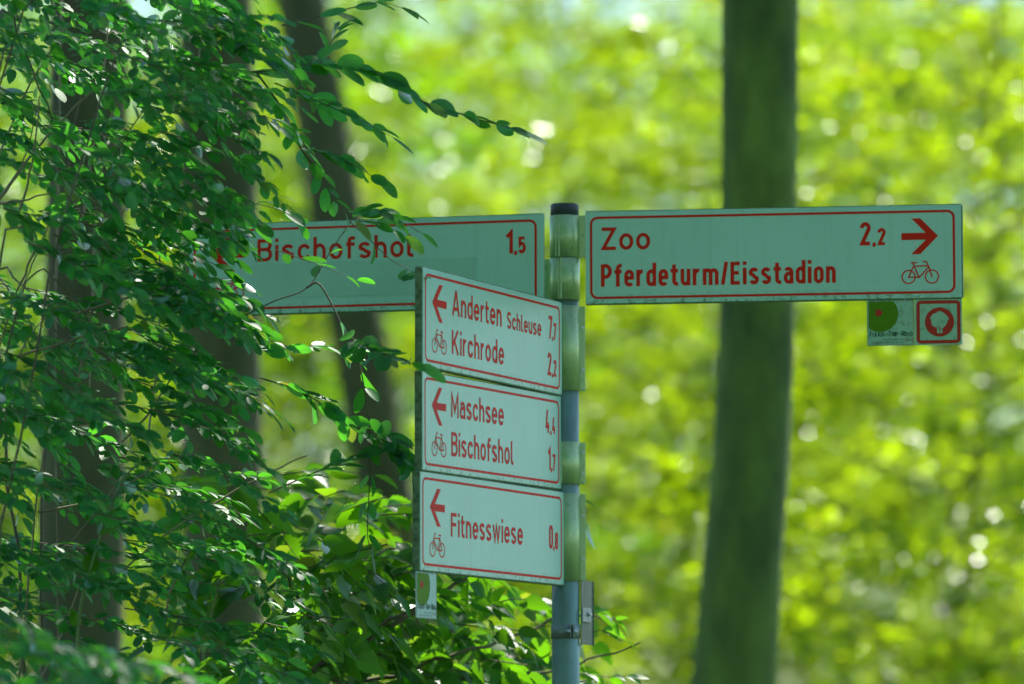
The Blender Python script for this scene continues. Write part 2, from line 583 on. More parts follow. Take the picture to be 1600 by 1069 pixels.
def tree(name, label, cat, base, trunk, mat, limbs, nleaf, lsize, group=None, lmat=None, gap=None, spread=0.42, bark_n=14, llayer=0.07, limb_r=0.03):
    """trunk: list of (point, radius); limbs: list of (start, end, sag) ; leaves sit in flat sprays along the limbs"""
    root = empty(name, base)
    tag(root, label, cat, group)
    b = np.array(base, float)
    tp = curve([p for p, r in trunk], 18)
    tr_ = np.interp(np.linspace(0, 1, len(tp)), np.linspace(0, 1, len(trunk)), [r for p, r in trunk])
    tr_ = tr_ * (1 + (rng.normal(0, 0.018, len(tp)) if trunk[0][1] > 0.1 else 0))
    v, q = tube_arrays(tp, tr_, bark_n)
    if trunk[0][1] > 0.1:
        cc = np.repeat(tp, bark_n, axis=0)
        v = cc + (v - cc) * (1 + rng.normal(0, 0.02, len(v)))[:, None]
    link('trunk', np_mesh('trunk', v - b, q, smooth=True), root, mat)
    LP = []
    for (s, e, sag) in limbs:
        s, e = np.array(s, float), np.array(e, float)
        mid = (s + e) / 2 + np.array([0, 0, sag])
        c = curve([s, mid, e], 8, 0.03 * np.linalg.norm(e - s) / 4)
        ln = np.linalg.norm(e - s)
        v, q = tube_arrays(c, np.linspace(limb_r * min(1.5, 0.4 + ln / 4), limb_r * 0.2, len(c)), 6)
        link('limb', np_mesh('limb', v - b, q, smooth=True), root, mat)
        LP.append((c, ln))
    if nleaf:
        wts = np.array([l ** 1.6 for c, l in LP]); wts /= wts.sum()
        cnt = rng.multinomial(nleaf, wts)
        P, D, N = [], [], []
        for (c, ln), k in zip(LP, cnt):
            if not k: continue
            nb = max(3, int(ln * 4))
            # side sprays leave the limb left and right
            bt = np.clip(rng.random(nb) ** 0.8, 0.12, 1)
            side = rng.choice([-1, 1], nb)
            ax = unit(c[-1] - c[0])
            lat = unit(np.cross(ax, [0, 0, 1]))
            pick = rng.integers(0, nb, k)
            tt = bt[pick]
            along = np.stack([np.interp(tt * (len(c) - 1), np.arange(len(c)), c[:, j]) for j in range(3)], 1)
            r_ = rng.random(k) ** 0.7 * (spread * ln * (1.05 - tt) + 0.25)
            sd = side[pick][:, None] * lat + 0.55 * ax
            tilt = rng.normal(-0.12, 0.22, nb)[pick]
            p = along + sd * r_[:, None] + np.stack([rng.normal(0, 0.07, k), rng.normal(0, 0.07, k), rng.normal(0, llayer, k) + tilt * r_ - 0.08 * r_ ** 2], 1)
            P.append(p)
            D.append(sd + rng.normal(0, 0.7, (k, 3)) * np.array([1, 1, 0.5]) + np.array([0, 0, -0.25]))
            N.append(np.array([0, 0, 1.0]) + rng.normal(0, 0.55, (k, 3)))
        P, D, N = np.concatenate(P), np.concatenate(D), np.concatenate(N)
        L = lsize * rng.uniform(0.7, 1.3, len(P))
        if gap is not None:
            keep = np.ones(len(P), bool)
            for g, rad in gap:
                rel = P - np.array(g)
                sdv = np.array(SUND)
                perp = rel - (rel @ sdv)[:, None] * sdv
                keep &= np.linalg.norm(perp, axis=1) > rad
            P, D, N, L = P[keep], D[keep], N[keep], L[keep]
        link('crown', leaves_mesh('crown', P - b, D, N, L, T_FAR), root, lmat or M_BEECH)
    return root


def spiral_limbs(x, y, z0, z1, rmax, n, rise=0.25, shape=1.0, a0=0.0, lean=(0, 0)):
    out = []
    for i in range(n):
        f = (i + rng.random() * 0.6) / n
        z = z0 + (z1 - z0) * f
        a = a0 + i * 2.39996 + rng.normal(0, 0.25)
        ln = rmax * ((1 - f) ** 0.6 * (0.55 + 0.45 * min(1, f * 4)) * 0.9 + 0.15) * rng.uniform(0.75, 1.15) * shape
        sx, sy = x + lean[0] * f, y + lean[1] * f
        out.append(((sx, sy, z), (sx + ln * math.cos(a), sy + ln * math.sin(a), z + rise * ln), 0.06 * ln))
    return out


# gaps in the canopy through which the sun reaches these spots
SUNNY = [(at(850, 1010, 14.9), 0.30), (at(480, 605, 14.0), 0.24), (at(760, 1000, 15.0), 0.22), (at(130, 120, 13.6), 0.24), (at(540, 930, 14.9), 0.34),
         (at(120, 480, 13.8), 0.30), (at(330, 130, 13.6), 0.22), (at(620, 1040, 15.0), 0.24), (at(60, 760, 13.8), 0.22), (at(240, 830, 14), 0.22),
         (at(250, 520, 14), 0.2), (at(420, 980, 14.5), 0.22), (at(40, 250, 14), 0.2), (at(300, 960, 14), 0.2), (at(200, 30, 14), 0.2), (at(700, 940, 15.2), 0.25),
         (at(180, 900, 14), 0.22), (at(380, 860, 14.2), 0.22), (at(80, 960, 13.6), 0.2), (at(330, 680, 14), 0.2), (at(20, 600, 14), 0.2), (at(200, 250, 14), 0.2),
         (at(420, 300, 14), 0.12), (at(520, 1030, 14.8), 0.25), (at(120, 660, 13.9), 0.18), (at(440, 760, 14.2), 0.2)]

# the thick trunk behind the right-hand sign and its high crown
d = 20.0
p0, p1, p2 = at(1147, 1069, d), at(1182, 560, d), at(1188, 0, d)
slope = (p1 - p0) / (p1.z - p0.z)
foot = p0 - slope * p0.z
topd = (p2 - p1) / (p2.z - p1.z)
high = p2 + topd * (7.5 - p2.z)
ttop = high + Vector((0.4, 0.2, 9.5))
px2m = d / F_PX
gold_limbs = spiral_limbs(high.x, high.y, 7.2, 16.0, 6.2, 42, 0.12, lean=(0.3, 0.2))
tree('beech_tree', 'thick dark beech trunk standing behind the long sign that points right', 'tree', tuple(foot),
     [(foot, 0.24), (p0, 68 * px2m), (p1, 58 * px2m), (p2, 59 * px2m), (high, 0.13), (ttop, 0.03)], M_BARK,
     gold_limbs, 46000, 0.14, 'trees of the wood', lmat=M_CANOPY, gap=SUNNY, llayer=0.12, limb_r=0.05)

# trunks on the left, seen through and beside the shrub
def side_trunk(name, label, d, pa, pb, wa, wb, mat, h, limbs, nleaf, rad=5.0, z0=7.5):
    """pa/pb: pixel centre at the lower and upper end in the frame"""
    a, b = at(*pa, d), at(*pb, d)
    s = (b - a) / (b.z - a.z)
    ft = a - s * a.z
    hi = b + s * (z0 - b.z) * 0.6
    hi.z = max(z0, b.z + 0.5)
    tp = hi + Vector((0.2, 0.1, h - hi.z))
    k = d / F_PX / 2
    return tree(name, label, 'tree', tuple(ft), [(ft, wa * k * 1.25), (a, wa * k), (b, wb * k), (hi, wb * k * 0.75), (tp, 0.03)], mat,
                spiral_limbs(hi.x, hi.y, z0, h * 0.95, rad, limbs, 0.12), nleaf, 0.14, 'trees of the wood', lmat=M_CANOPY, gap=SUNNY, llayer=0.12, limb_r=0.045)

side_trunk('tree_trunk', 'grey brown trunk half hidden behind the shrub near the left edge', 21.0, (125, 1069), (140, 0), 136, 122, M_BARK2, 15.5, 30, 9500, 5.5, 7.4)
side_trunk('tree_trunk', 'pale brown trunk seen between shrub branches left of the sign naming Bischofshol', 23.5, (352, 1069), (338, 0), 128, 118, M_BARK2, 15.0, 26, 7500, 4.5, 7.6)
side_trunk('tree_trunk', 'dark leaning trunk blurred behind the leftward sign and the three stacked signs', 37.0, (655, 1069), (470, 0), 92, 84, M_BARK2, 15.0, 16, 6000, 3.5, 8.5)

# young beeches in the sunlit wood behind: each its own tree
YOUNG = [
    ('young beech with sunlit leaves right of the thick trunk', 2.35, 31, 6.4, 2.2, 0.022, 12000),
    ('bright young beech filling the lower right corner', 3.6, 36, 7.4, 2.5, 0.022, 12500),
    ('young beech reaching the top of the picture right of the thick trunk', 3.2, 43, 9.6, 2.8, 0.022, 15000),
    ('young beech glowing between the post and the thick trunk', 0.75, 34, 7.0, 2.2, 0.022, 12000),
    ('yellow green young beech right above the post', 0.3, 45, 10.0, 2.9, 0.022, 15000),
    ('young beech behind the upper tips of the shrub', -1.3, 39, 8.8, 2.6, 0.022, 14000),
    ('young beech glowing beyond the left sign and shrub', -2.7, 33, 7.0, 2.5, 0.022, 12500),
    ('young beech at the far left behind the shrub', -4.3, 41, 9.5, 2.9, 0.022, 14000),
    ('tall young beech at the far right edge', 5.4, 47, 11.0, 3.2, 0.022, 16000),
    ('young beech deep in the wood behind the thick trunk', 1.9, 51, 11.5, 3.3, 0.022, 16000),
    ('young beech deep in the wood left of the post', -1.6, 53, 11.5, 3.5, 0.022, 16000),
]
for label, x, y, h, rr, tr0, n in YOUNG:
    lx, ly = rng.normal(0, 0.6), rng.normal(0, 0.5)
    trunk = [((x, y, 0), tr0), ((x + lx * 0.5, y + ly * 0.5, h * 0.4), tr0 * 0.75), ((x + lx, y + ly, h * 0.75), tr0 * 0.45), ((x + lx, y + ly, h), 0.012)]
    tree('young_beech', label, 'tree', (x, y, 0), trunk, M_BARK, spiral_limbs(x, y, 1.0, h * 0.96, rr, 34, 0.22, lean=(lx, ly), a0=rng.random() * 6),
         int(n * 1.25), 0.078, 'young beeches in the sunlit wood', lmat=M_DEEP if rng.random() < 0.45 and h > 6 else M_BEECH, bark_n=8, llayer=0.05, limb_r=0.022)

# unseen trees added round the viewpoint to shade the signs and tint their light green
for label, x, y, z0, h, rr, n in (
        ('unseen tall beech added left of the viewpoint for its shade and green light', -4.5, 6.5, 6.0, 17, 6.5, 34000),
        ('unseen broad beech added behind the viewpoint for its green light', -1.0, -5.0, 3.0, 20, 7.5, 44000),
        ('unseen tall beech added high over the viewpoint for its shade and green light', 2.2, 2.5, 6.5, 18, 6.5, 38000),
        ('unseen beech added behind the viewpoint, on the right, for its green light', 6.5, -7.0, 2.5, 18, 6.5, 28000),
        ('unseen beech added behind the viewpoint, on the left, for its green light', -9.5, -1.0, 2.0, 18, 7.0, 30000)):
    tree('beech_tree', label, 'tree', (x, y, 0), [((x, y, 0), 0.26), ((x, y, h * 0.5), 0.18), ((x + 0.3, y, h), 0.03)], M_BARK,
         spiral_limbs(x, y, z0, h * 0.95, rr, 34, 0.12), n, 0.16, 'trees of the wood', lmat=M_CANOPY, llayer=0.12, limb_r=0.05)

# the far wood that reads as one mass
def mass(name, clumps, per, size, csize):
    P = []
    for c in clumps:
        P.append(np.array(c) + rng.normal(0, 1, (per, 3)) * np.array([csize, csize, csize * 0.45]))
    P = np.concatenate(P)
    P = P[P[:, 2] > 0.15]
    k = len(P)
    D = rng.normal(0, 1, (k, 3)) * np.array([1, 1, 0.5])
    N = np.array([0, 0, 1.0]) + rng.normal(0, 0.5, (k, 3))
    o = link(name, leaves_mesh(name, P, D, N, size * rng.uniform(0.7, 1.3, k), T_FAR), None, M_FAR)
    return tag(o, 'hazy green mass of leaves deep in the wood beyond the young trees', 'wood', kind='stuff')

cl = []
for i in range(2800):
    y = rng.uniform(56, 96)
    x = rng.uniform(-0.24, 0.34) * y
    z = rng.uniform(0.3, 0.172 * y) 
    cl.append((x, y, z))
mass('far_wood', cl, 150, 0.19, 0.8)

# ------------------------------------------------------------------ the post
POST = Vector((0.1437, 14.505, 0))
def zpost(py):
    return at(883, py, 14.505).z

PR = 0.0372
post = empty('sign_post', (POST.x, POST.y, 0))
tag(post, 'galvanised round steel post with a black cap carrying all the direction signs', 'post')
ztop = zpost(332)
mb = MB()
mb.lathe([(PR, -0.3), (PR, ztop - 0.004)], n=48)
mb.build('pole', M_POLE, post)
mb = MB()
zc0, zc1 = zpost(333.5), zpost(313.5)
mb.lathe([(0.0385, zc0), (0.0385, zc1 - 0.006), (0.0372, zc1 - 0.002), (0.034, zc1), (0.010, zc1 + 0.0015), (0.001, zc1 + 0.0018)], n=48)
mb.build('cap', M_CAP, post)
# torn sticker left on the pole below the lowest sign
mb = MB()
sv, n = [], 8
prof = [(0, 1.0), (0.2, 1.0), (0.45, 0.96), (0.6, 0.82), (0.75, 0.64), (0.88, 0.42), (1.0, 0.30)]
za, zb = zpost(939), zpost(912)
for k, (f, lo) in enumerate(prof):
    a = math.radians(196 + f * 32)
    for z in (zb, zb - (zb - za) * lo):
        sv.append(((PR + 0.0006) * math.cos(a), (PR + 0.0006) * math.sin(a), z))
mb.add(sv, [(2 * i, 2 * i + 1, 2 * i + 3, 2 * i + 2) for i in range(len(prof) - 1)])
mb.build('sticker', M_PAPER, post)

# ------------------------------------------------------------------ lettering: constant-stroke letters drawn as ribbons
def arc(cx, cy, rx, ry, a0, a1, n=8):
    return [(cx + rx * math.cos(math.radians(a0 + (a1 - a0) * i / n)), cy + ry * math.sin(math.radians(a0 + (a1 - a0) * i / n))) for i in range(n + 1)]


def glyph(ch, eng):
    """strokes (closed?, points) in units of the stroke width: capitals 7 high, small letters 5.1; and the skeleton width"""
    C, X = 7.0, 5.1
    lo, hx, hc = 0.5, X - 0.5, C - 0.5
    W = dict(o=3.3, e=3.3, c=3.0, n=3.0, h=3.0, u=3.0, d=3.1, a=3.1, s=3.0, r=1.75, f=1.9, t=1.75, m=5.2, i=0.0, l=1.0, w=5.0) if not eng else \
        dict(o=1.9, e=1.9, c=1.75, n=1.85, h=1.85, u=1.9, d=1.9, a=1.9, s=1.95, r=1.3, f=1.3, t=1.3, m=3.75, i=0.0, l=0.8, w=3.4)
    w = W.get(ch)
    def ry(wd, hh): return min(hh / 2, wd / 2 * 1.15)
    def ring(x0, x1, y0, y1):
        r = (x1 - x0) / 2; q = ry(x1 - x0, y1 - y0); cx = (x0 + x1) / 2
        return arc(cx, y1 - q, r, q, 0, 180, 12) + arc(cx, y0 + q, r, q, 180, 360, 12)
    if ch == 'o': return [(1, ring(0, w, lo, hx))], w
    if ch == 'e':
        q = ry(w, hx - lo); ym = X / 2 + 0.05
        return [(0, [(0.3, ym), (w, ym)] + arc(w / 2, hx - q, w / 2, q, 0, 180, 10) + arc(w / 2, lo + q, w / 2, q, 180, 325, 10))], w
    if ch == 'c':
        q = ry(w * 1.1, hx - lo)
        return [(0, arc(w * 0.55, hx - q, w * 0.55, q, 28, 180, 10) + arc(w * 0.55, lo + q, w * 0.55, q, 180, 332, 10))], w
    if ch in 'nhmr':
        top = C + 0.2 if ch == 'h' else X
        st = [(0, [(0, 0), (0, top)])]
        if ch == 'm':
            g = w / 2; q = ry(g, hx - lo)
            st.append((0, arc(g / 2, hx - q, g / 2, q, 170, 0, 8) + [(g, 0)]))
            st.append((0, arc(g * 1.5, hx - q, g / 2, q, 170, 0, 8) + [(w, 0)]))
        elif ch == 'r':
            q = min(1.9, w * 1.15)
            st.append((0, arc(w, hx - q, w, q, 172, 84, 7)))
        else:
            q = ry(w, hx - lo)
            st.append((0, arc(w / 2, hx - q, w / 2, q, 172, 0, 9) + [(w, 0)]))
        return st, w
    if ch == 'u':
        q = ry(w, hx - lo)
        return [(0, [(w, 0), (w, X)]), (0, [(0, X)] + arc(w / 2, lo + q, w / 2, q, 180, 352, 9))], w
    if ch == 'd':
        q = ry(w, hx - lo)
        return [(0, [(w, 0), (w, C + 0.2)]), (0, arc(w / 2, hx - q, w / 2, q, 8, 180, 9) + arc(w / 2, lo + q, w / 2, q, 180, 352, 9))], w
    if ch == 'a':
        q = ry(w, (hx - lo) * 0.9); r2 = 1.35; yb = 3.1
        return [(0, [(w, 0), (w, hx - q)] + arc(w / 2, hx - q, w / 2, q, 0, 148, 9)),
                (0, [(w, yb)] + arc(r2 * 0.75, lo + (yb - lo) / 2, r2 * 0.75, (yb - lo) / 2, 90, 270, 8) + [(w - 0.4, lo + 0.1), (w, lo + 0.75)])], w
    if ch == 'i': return [(0, [(0, 0), (0, X)]), (0, [(0, C - 1.0), (0, C + 0.1)])], 0
    if ch == 'l': return [(0, [(0, C + 0.1), (0, 1.4)] + arc(0.85, 1.35, 0.85, 0.85, 180, 270, 6) + [(w + 0.5, 0.5)])], w
    if ch == 't': return [(0, [(0.55, C - 0.5), (0.55, 1.4)] + arc(1.4, 1.35, 0.85, 0.85, 180, 270, 6) + [(w + 0.5, 0.5)]), (0, [(-0.5, hx), (w + 0.45, hx)])], w
    if ch == 'f': return [(0, [(0.55, 0), (0.55, C - 1.5)] + arc(1.4, C - 1.35, 0.85, 0.85, 180, 90, 6) + [(w + 0.5, hc)]), (0, [(-0.5, hx), (w + 0.45, hx)])], w
    if ch in 'sS':
        H = hx if ch == 's' else hc
        w = w if ch == 's' else (3.6 if not eng else 2.3)
        m_ = (H + lo) / 2; q1 = (H - m_) / 2; rx = w / 2
        return [(0, arc(rx, H - q1, rx, q1, 25, 205, 12) + [(rx * 0.75, m_ + 0.32), (rx * 1.25, m_ - 0.32)] + arc(rx, lo + q1, rx, q1, 25, -155, 12))], w
    if ch == 'w': return [(0, [(0, X), (w * 0.25, 0.25), (w * 0.5, X - 0.15), (w * 0.75, 0.25), (w, X)])], w
    if ch == 'Z':
        w = 3.7 if not eng else 2.3
        return [(0, [(-0.3, hc), (w - 0.15, hc), (0.2, lo), (w + 0.4, lo)])], w
    if ch in 'PBR':
        w = (3.7 if not eng else 2.3)
        ym = 3.05 if ch != 'B' else 3.75; q = (hc - ym) / 2
        r = min(q, w * 0.6)
        st = [(0, [(0, 0), (0, C)]), (0, [(0.3, hc)] + [(w - r, hc)] + arc(w - r, hc - q, r, q, 90, -90, 9) + [(0.3, ym)])]
        if ch == 'B':
            q2 = (ym - lo) / 2; r2 = min(q2, w * 0.65)
            st.append((0, [(w - r2, ym)] + arc(w - r2 + 0.15, ym - q2, r2, q2, 90, -90, 9) + [(0.3, lo)]))
        if ch == 'R': st.append((0, [(w * 0.45, ym), (w, 0)]))
        return st, w
    if ch in 'EF':
        w = 3.4 if not eng else 2.0
        st = [(0, [(w + 0.3, hc), (0, hc), (0, lo), (w + 0.3, lo)] if ch == 'E' else [(w + 0.3, hc), (0, hc), (0, 0)]), (0, [(0.3, 3.6), (w, 3.6)])]
        return st, w
    if ch == 'A': return [(0, [(0, 0), (2.4, C), (2.6, C), (5.0, 0)]), (0, [(0.9, 2.0), (4.1, 2.0)])], 5.0
    if ch == 'K': return [(0, [(0, 0), (0, C)]), (0, [(4.2, C), (0.35, 2.7)]), (0, [(1.55, 3.75), (4.4, 0)])], 4.4
    if ch == 'M': return [(0, [(0, 0), (0, C - 0.2), (2.45, 1.9), (4.9, C - 0.2), (4.9, 0)])], 4.9
    if ch == '/': return [(0, [(0.0, 0.0), (1.15, C + 0.1)])], 1.15
    if ch == '1': return [(0, [(0, C - 1.9), (1.35, C - 0.45), (1.35, 0)])], 1.4
    if ch == '2':
        w = 2.15; q = 1.25
        return [(0, arc(w / 2, hc - q, w / 2, q, 180, -12, 10) + [(0.08, lo), (w + 0.3, lo)])], w
    if ch == '4': return [(0, [(1.15, C), (0.0, 1.9), (2.5, 1.9)]), (0, [(1.75, 3.2), (1.75, 0)])], 2.3
    if ch == '5':
        w = 2.1; q = 1.85
        return [(0, [(w, hc), (0.1, hc), (0.1, 3.55)] + arc(w / 2 - 0.1, 2.35, w / 2 + 0.1, q, 120, -150, 11))], w
    if ch == '7': return [(0, [(-0.4, hc), (2.2, hc), (0.65, 0)])], 2.1
    if ch == '0': return [(1, ring(0, 2.0, lo, hc))], 2.0
    if ch == '8': return [(1, ring(0.12, 1.98, 3.6, hc)), (1, ring(0, 2.1, lo, 3.6))], 2.1
    if ch == ',': return [(0, [(0.1, 1.05), (0.1, 0.2), (-0.3, -0.7)])], 0.2
    # capitals used only in the small plaque lettering
    if ch == 'J': return [(0, [(2.2, C), (2.2, 1.6)] + arc(1.1, 1.6, 1.1, 1.1, 0, -150, 7))], 2.2
    if ch == 'U': return [(0, [(0, C), (0, 2.2)] + arc(1.8, 2.2, 1.8, 1.7, 180, 360, 9) + [(3.6, C)])], 3.6
    if ch == 'L': return [(0, [(0, C), (0, lo), (3.0, lo)])], 2.9
    if ch == 'I': return [(0, [(0, 0), (0, C)])], 0
    if ch == 'T': return [(0, [(0, hc), (3.8, hc)]), (0, [(1.9, hc), (1.9, 0)])], 3.8
    if ch == 'N': return [(0, [(0, 0), (0, C), (3.7, 0), (3.7, C)])], 3.7
    if ch == 'G':
        return [(0, arc(2.0, C / 2, 2.0, 3.0, 40, 325, 14) + [(3.8, 3.3), (2.3, 3.3)])], 3.8
    if ch == '-': return [(0, [(0, 3.0), (1.6, 3.0)])], 1.6
    return [], 2.0


def ribbon(mb, pts, closed, wd, z, M=None):
    """a flat strip of width wd along pts (x, z coordinates), at height z in front of the panel"""
    P = [Vector(p) for p in pts]
    Q = [P[0]]
    for p in P[1:]:
        if (p - Q[-1]).length > 1e-4: Q.append(p)
    if closed and (Q[0] - Q[-1]).length < 1e-4: Q.pop()
    P = Q; n = len(P)
    V = []
    for i in range(n):
        if closed: a, b = P[i] - P[i - 1], P[(i + 1) % n] - P[i]
        else:
            a = P[i] - P[i - 1] if i else P[1] - P[0]
            b = P[i + 1] - P[i] if i < n - 1 else P[-1] - P[-2]
        a, b = a.normalized(), b.normalized()
        na, nb = Vector((-a.y, a.x)), Vector((-b.y, b.x))
        mm = na + nb
        if mm.length < 0.2: mm = na
        mm.normalize()
        sc = min(2.4, 1 / max(0.3, mm.dot(na)))
        off = mm * (wd / 2 * sc)
        V += [(P[i].x - off.x, -z, P[i].y - off.y), (P[i].x + off.x, -z, P[i].y + off.y)]
    f = []
    for i in range(n if closed else n - 1):
        j = (i + 1) % n
        f.append((2 * i, 2 * j, 2 * j + 1, 2 * i + 1))
    if M is not None: V = [M @ Vector(v) for v in V]
    mb.add(V, f)


def write(name, text, u0, u1, v0, cap, eng, parent, mat, z=0.0006, small=None):
    """text between u0 and u1 (metres, outer edges) on the baseline v0; small = (start index, scale) for trailing smaller signs"""
    k = cap / 7.0
    gl = []
    for i, ch in enumerate(text):
        st, w_ = glyph(ch, eng)
        sc = small[1] if small and i >= small[0] else 1.0
        gl.append((ch, st, w_, sc))
    ink = sum((w_ + 1) * k * sc for ch, st, w_, sc in gl)
    gap = (u1 - u0 - ink) / max(1, len(gl) - 1)
    mb = MB()
    u = u0
    c = 0
    for ch, st, w_, sc in gl:
        for closed, pts in st:
            c += 1
            ribbon(mb, [(u + (x + 0.5) * k * sc, v0 + y * k * sc) for x, y in pts], closed, k * sc * (1.04 if not eng else 1.12) * (1.12 if sc < 1 or cap < 0.05 else 1), z + 0.00004 * (c % 5))
        u += (w_ + 1) * k * sc + gap
    return mb.build(name, mat, parent)


def ring_poly(mb, x0, x1, z0, z1, wd, r, z):
    ins = wd / 2
    a, b, c, d_ = x0 + ins, x1 - ins, z0 + ins, z1 - ins
    q = r - ins
    pts = arc(b - q, d_ - q, q, q, 0, 90, 8) + arc(a + q, d_ - q, q, q, 90, 180, 8) + arc(a + q, c + q, q, q, 180, 270, 8) + arc(b - q, c + q, q, q, 270, 360, 8)
    ribbon(mb, pts, True, wd, z)


def circle(cx, cz, r, n=28):
    return [(cx + r * math.cos(2 * math.pi * i / n), cz + r * math.sin(2 * math.pi * i / n)) for i in range(n)]


def flat(mb, poly, z):
    mb.add([(x, -z, y) for x, y in poly], [tuple(range(len(poly)))])


ARROW = [(0.9544, 0.167), (0.9067, 0.2150), (0.8833, 0.2150), (0.9215, 0.1758), (0.8561, 0.1758), (0.8561, 0.1572), (0.9215, 0.1572), (0.8827, 0.1187), (0.9063, 0.1187)]
def bike(mb, mirror, dz=0.0, z=0.0006):
    f = (lambda x: mirror - x) if mirror else (lambda x: x)
    S = [(1, circle(0.8745, 0.0576, 0.0176, 26)), (1, circle(0.9370, 0.0576, 0.0176, 26)),
         (0, [(0.8807, 0.0953), (0.8978, 0.0956)]), (0, [(0.8872, 0.0953), (0.8886, 0.0895), (0.9022, 0.0562)]),
         (0, [(0.8880, 0.0865), (0.9282, 0.0865)]), (0, [(0.8872, 0.0855), (0.8745, 0.0562), (0.9032, 0.0562), (0.9292, 0.0842)]),
         (0, [(0.9135, 0.0985), (0.9200, 0.0985), (0.9235, 0.0968), (0.9252, 0.0925), (0.9290, 0.0840), (0.9371, 0.0565)])]
    for c, (cl_, pts) in enumerate(S):
        ribbon(mb, [(f(x), y + dz) for x, y in pts], cl_, 0.0033, z + 0.00004 * c)


def sign(label, n0, ang, tilt, L, reading, dy):
    """n0: the fitted corner of the face beside the post (x, z relative to the camera); ang: the way the sign points, degrees"""
    a, tl = math.radians(ang), math.radians(tilt)
    dv = Vector((math.cos(a) * math.cos(tl), math.sin(a) * math.cos(tl), math.sin(tl)))
    uv = Vector((-math.cos(a) * math.sin(tl), -math.sin(a) * math.sin(tl), math.cos(tl)))
    top = Vector((n0[0], 14.46004 + dy, n0[1] + CAM_Z))
    bot = top - uv * 0.25
    if reading > 0: X, org = dv, bot
    else: X, org = -dv, bot + dv * L
    Y = uv.cross(X)
    M = Matrix.Identity(4)
    for r in range(3):
        M[r][0], M[r][1], M[r][2], M[r][3] = X[r], Y[r], uv[r], org[r]
    root = empty('direction_sign', matrix=M)
    tag(root, label, 'sign', 'direction signs on the post')
    TH = 0.020
    mb = MB()
    mb.bevel_box(0, L, 0, TH, 0, 0.25, 0.0012)
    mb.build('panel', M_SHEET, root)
    # folded profile closing the outer end, top and bottom rails behind the sheeting
    mb = MB()
    e0, e1 = (L + 0.0002, L + 0.0035) if reading > 0 else (-0.0035, -0.0002)
    mb.bevel_box(e0, e1, 0.0015, TH + 0.001, 0.001, 0.249, 0.0006)
    mb.build('end_cap', M_EDGE, root)
    mb = MB()
    for z0, z1 in ((-0.0025, -0.0002), (0.2502, 0.2525)):
        mb.bevel_box(0.001, L - 0.001, 0.0025, TH + 0.0015, z0, z1, 0.0005)
    mb.build('rail', M_EDGE, root)
    mb = MB()
    ring_poly(mb, 0.0125, L - 0.0165, 0.0125, 0.2365, 0.0063, 0.021, 0.0005)
    mb.build('border', M_RED, root)
    mb = MB()
    mir = None if reading > 0 else 1.0163
    if reading > 0: flat(mb, ARROW, 0.0005)
    else: flat(mb, [(mir - x, y + (-0.0035 if label.find('Fitness') > 0 else 0)) for x, y in ARROW][::-1], 0.0005)
    # a concave outline: split it into the three bars so that it fills cleanly
    mb.v, mb.f, mb.sm = [], [], []
    A = ARROW
    dz = -0.004 if 'Fitness' in label else 0.0
    fx = (lambda x: x) if reading > 0 else (lambda x: mir - x)
    for q in ((0, 1, 2, 3), (0, 6, 7, 8), (0, 3, 6), (3, 4, 5, 6)):
        poly = [(fx(A[i][0]), A[i][1] + dz) for i in q]
        ar = sum(poly[i - 1][0] * poly[i][1] - poly[i][0] * poly[i - 1][1] for i in range(len(poly)))
        flat(mb, poly if ar > 0 else poly[::-1], 0.0005)
    mb.build('arrow', M_RED, root)
    mb = MB()
    bike(mb, mir, -0.002 if 'Fitness' in label else 0.0)
    mb.build('bicycle_symbol', M_RED, root)
    return root, M


def clamp(root, M, z0, z1, ang, reach, ears=None, ridge=None):
    """extruded sleeve round the pole with a tab towards its sign; built upright at the post, kept in the sign's own space"""
    inv = M.inverted()
    mb = MB()
    T = inv @ Matrix.Translation(POST)
    r0, r1 = PR + 0.0006, PR + 0.0036
    prof = [(r0, z0), (r1, z0 + 0.0003), (r1, z1 - 0.0003), (r0, z1)]
    mb.lathe(prof, T, n=48, cap=False)
    a = math.radians(ang)
    Rz = Matrix.Rotation(a, 4, 'Z')
    mb.bevel_box(r1 - 0.002, reach, -0.006, 0.006, z0 + 0.0005, z1 - 0.0005, 0.0008, T @ Rz)
    o = mb.build('clamp', M_ALU, root)
    if ridge is not None:
        mb = MB()
        for dr, wd, hh in ((0, 0.0022, 0.0030), (ridge[1], 0.0014, 0.0014)):
            Rr = Matrix.Rotation(math.radians(ridge[0] + dr), 4, 'Z')
            mb.bevel_box(r1 - 0.001, r1 + hh, -wd, wd, z0 + 0.001, z1 - 0.001, 0.0006, T @ Rr)
        mb.build('ridge', M_ALU, o)
    if ears is not None:
        mb = MB()
        for off in (-0.0065, 0.0065):
            Re = Matrix.Rotation(math.radians(ears), 4, 'Z')
            mb.bevel_box(r1 - 0.002, r1 + 0.0135, off - 0.0032, off + 0.0032, z0 + 0.001, z1 - 0.001, 0.0007, T @ Re)
        mb.build('flange', M_ALU, o)
        mb = MB()
        for zz in (z0 + (z1 - z0) * 0.25, z0 + (z1 - z0) * 0.75):
            B = T @ Matrix.Rotation(math.radians(ears), 4, 'Z') @ Matrix.Translation((r1 + 0.007, 0, zz)) @ Matrix.Rotation(math.pi / 2, 4, 'X')
            mb.lathe([(0.0042, -0.0135), (0.0042, 0.0135)], B, n=6)
        mb.build('bolt', M_BOLT, o)


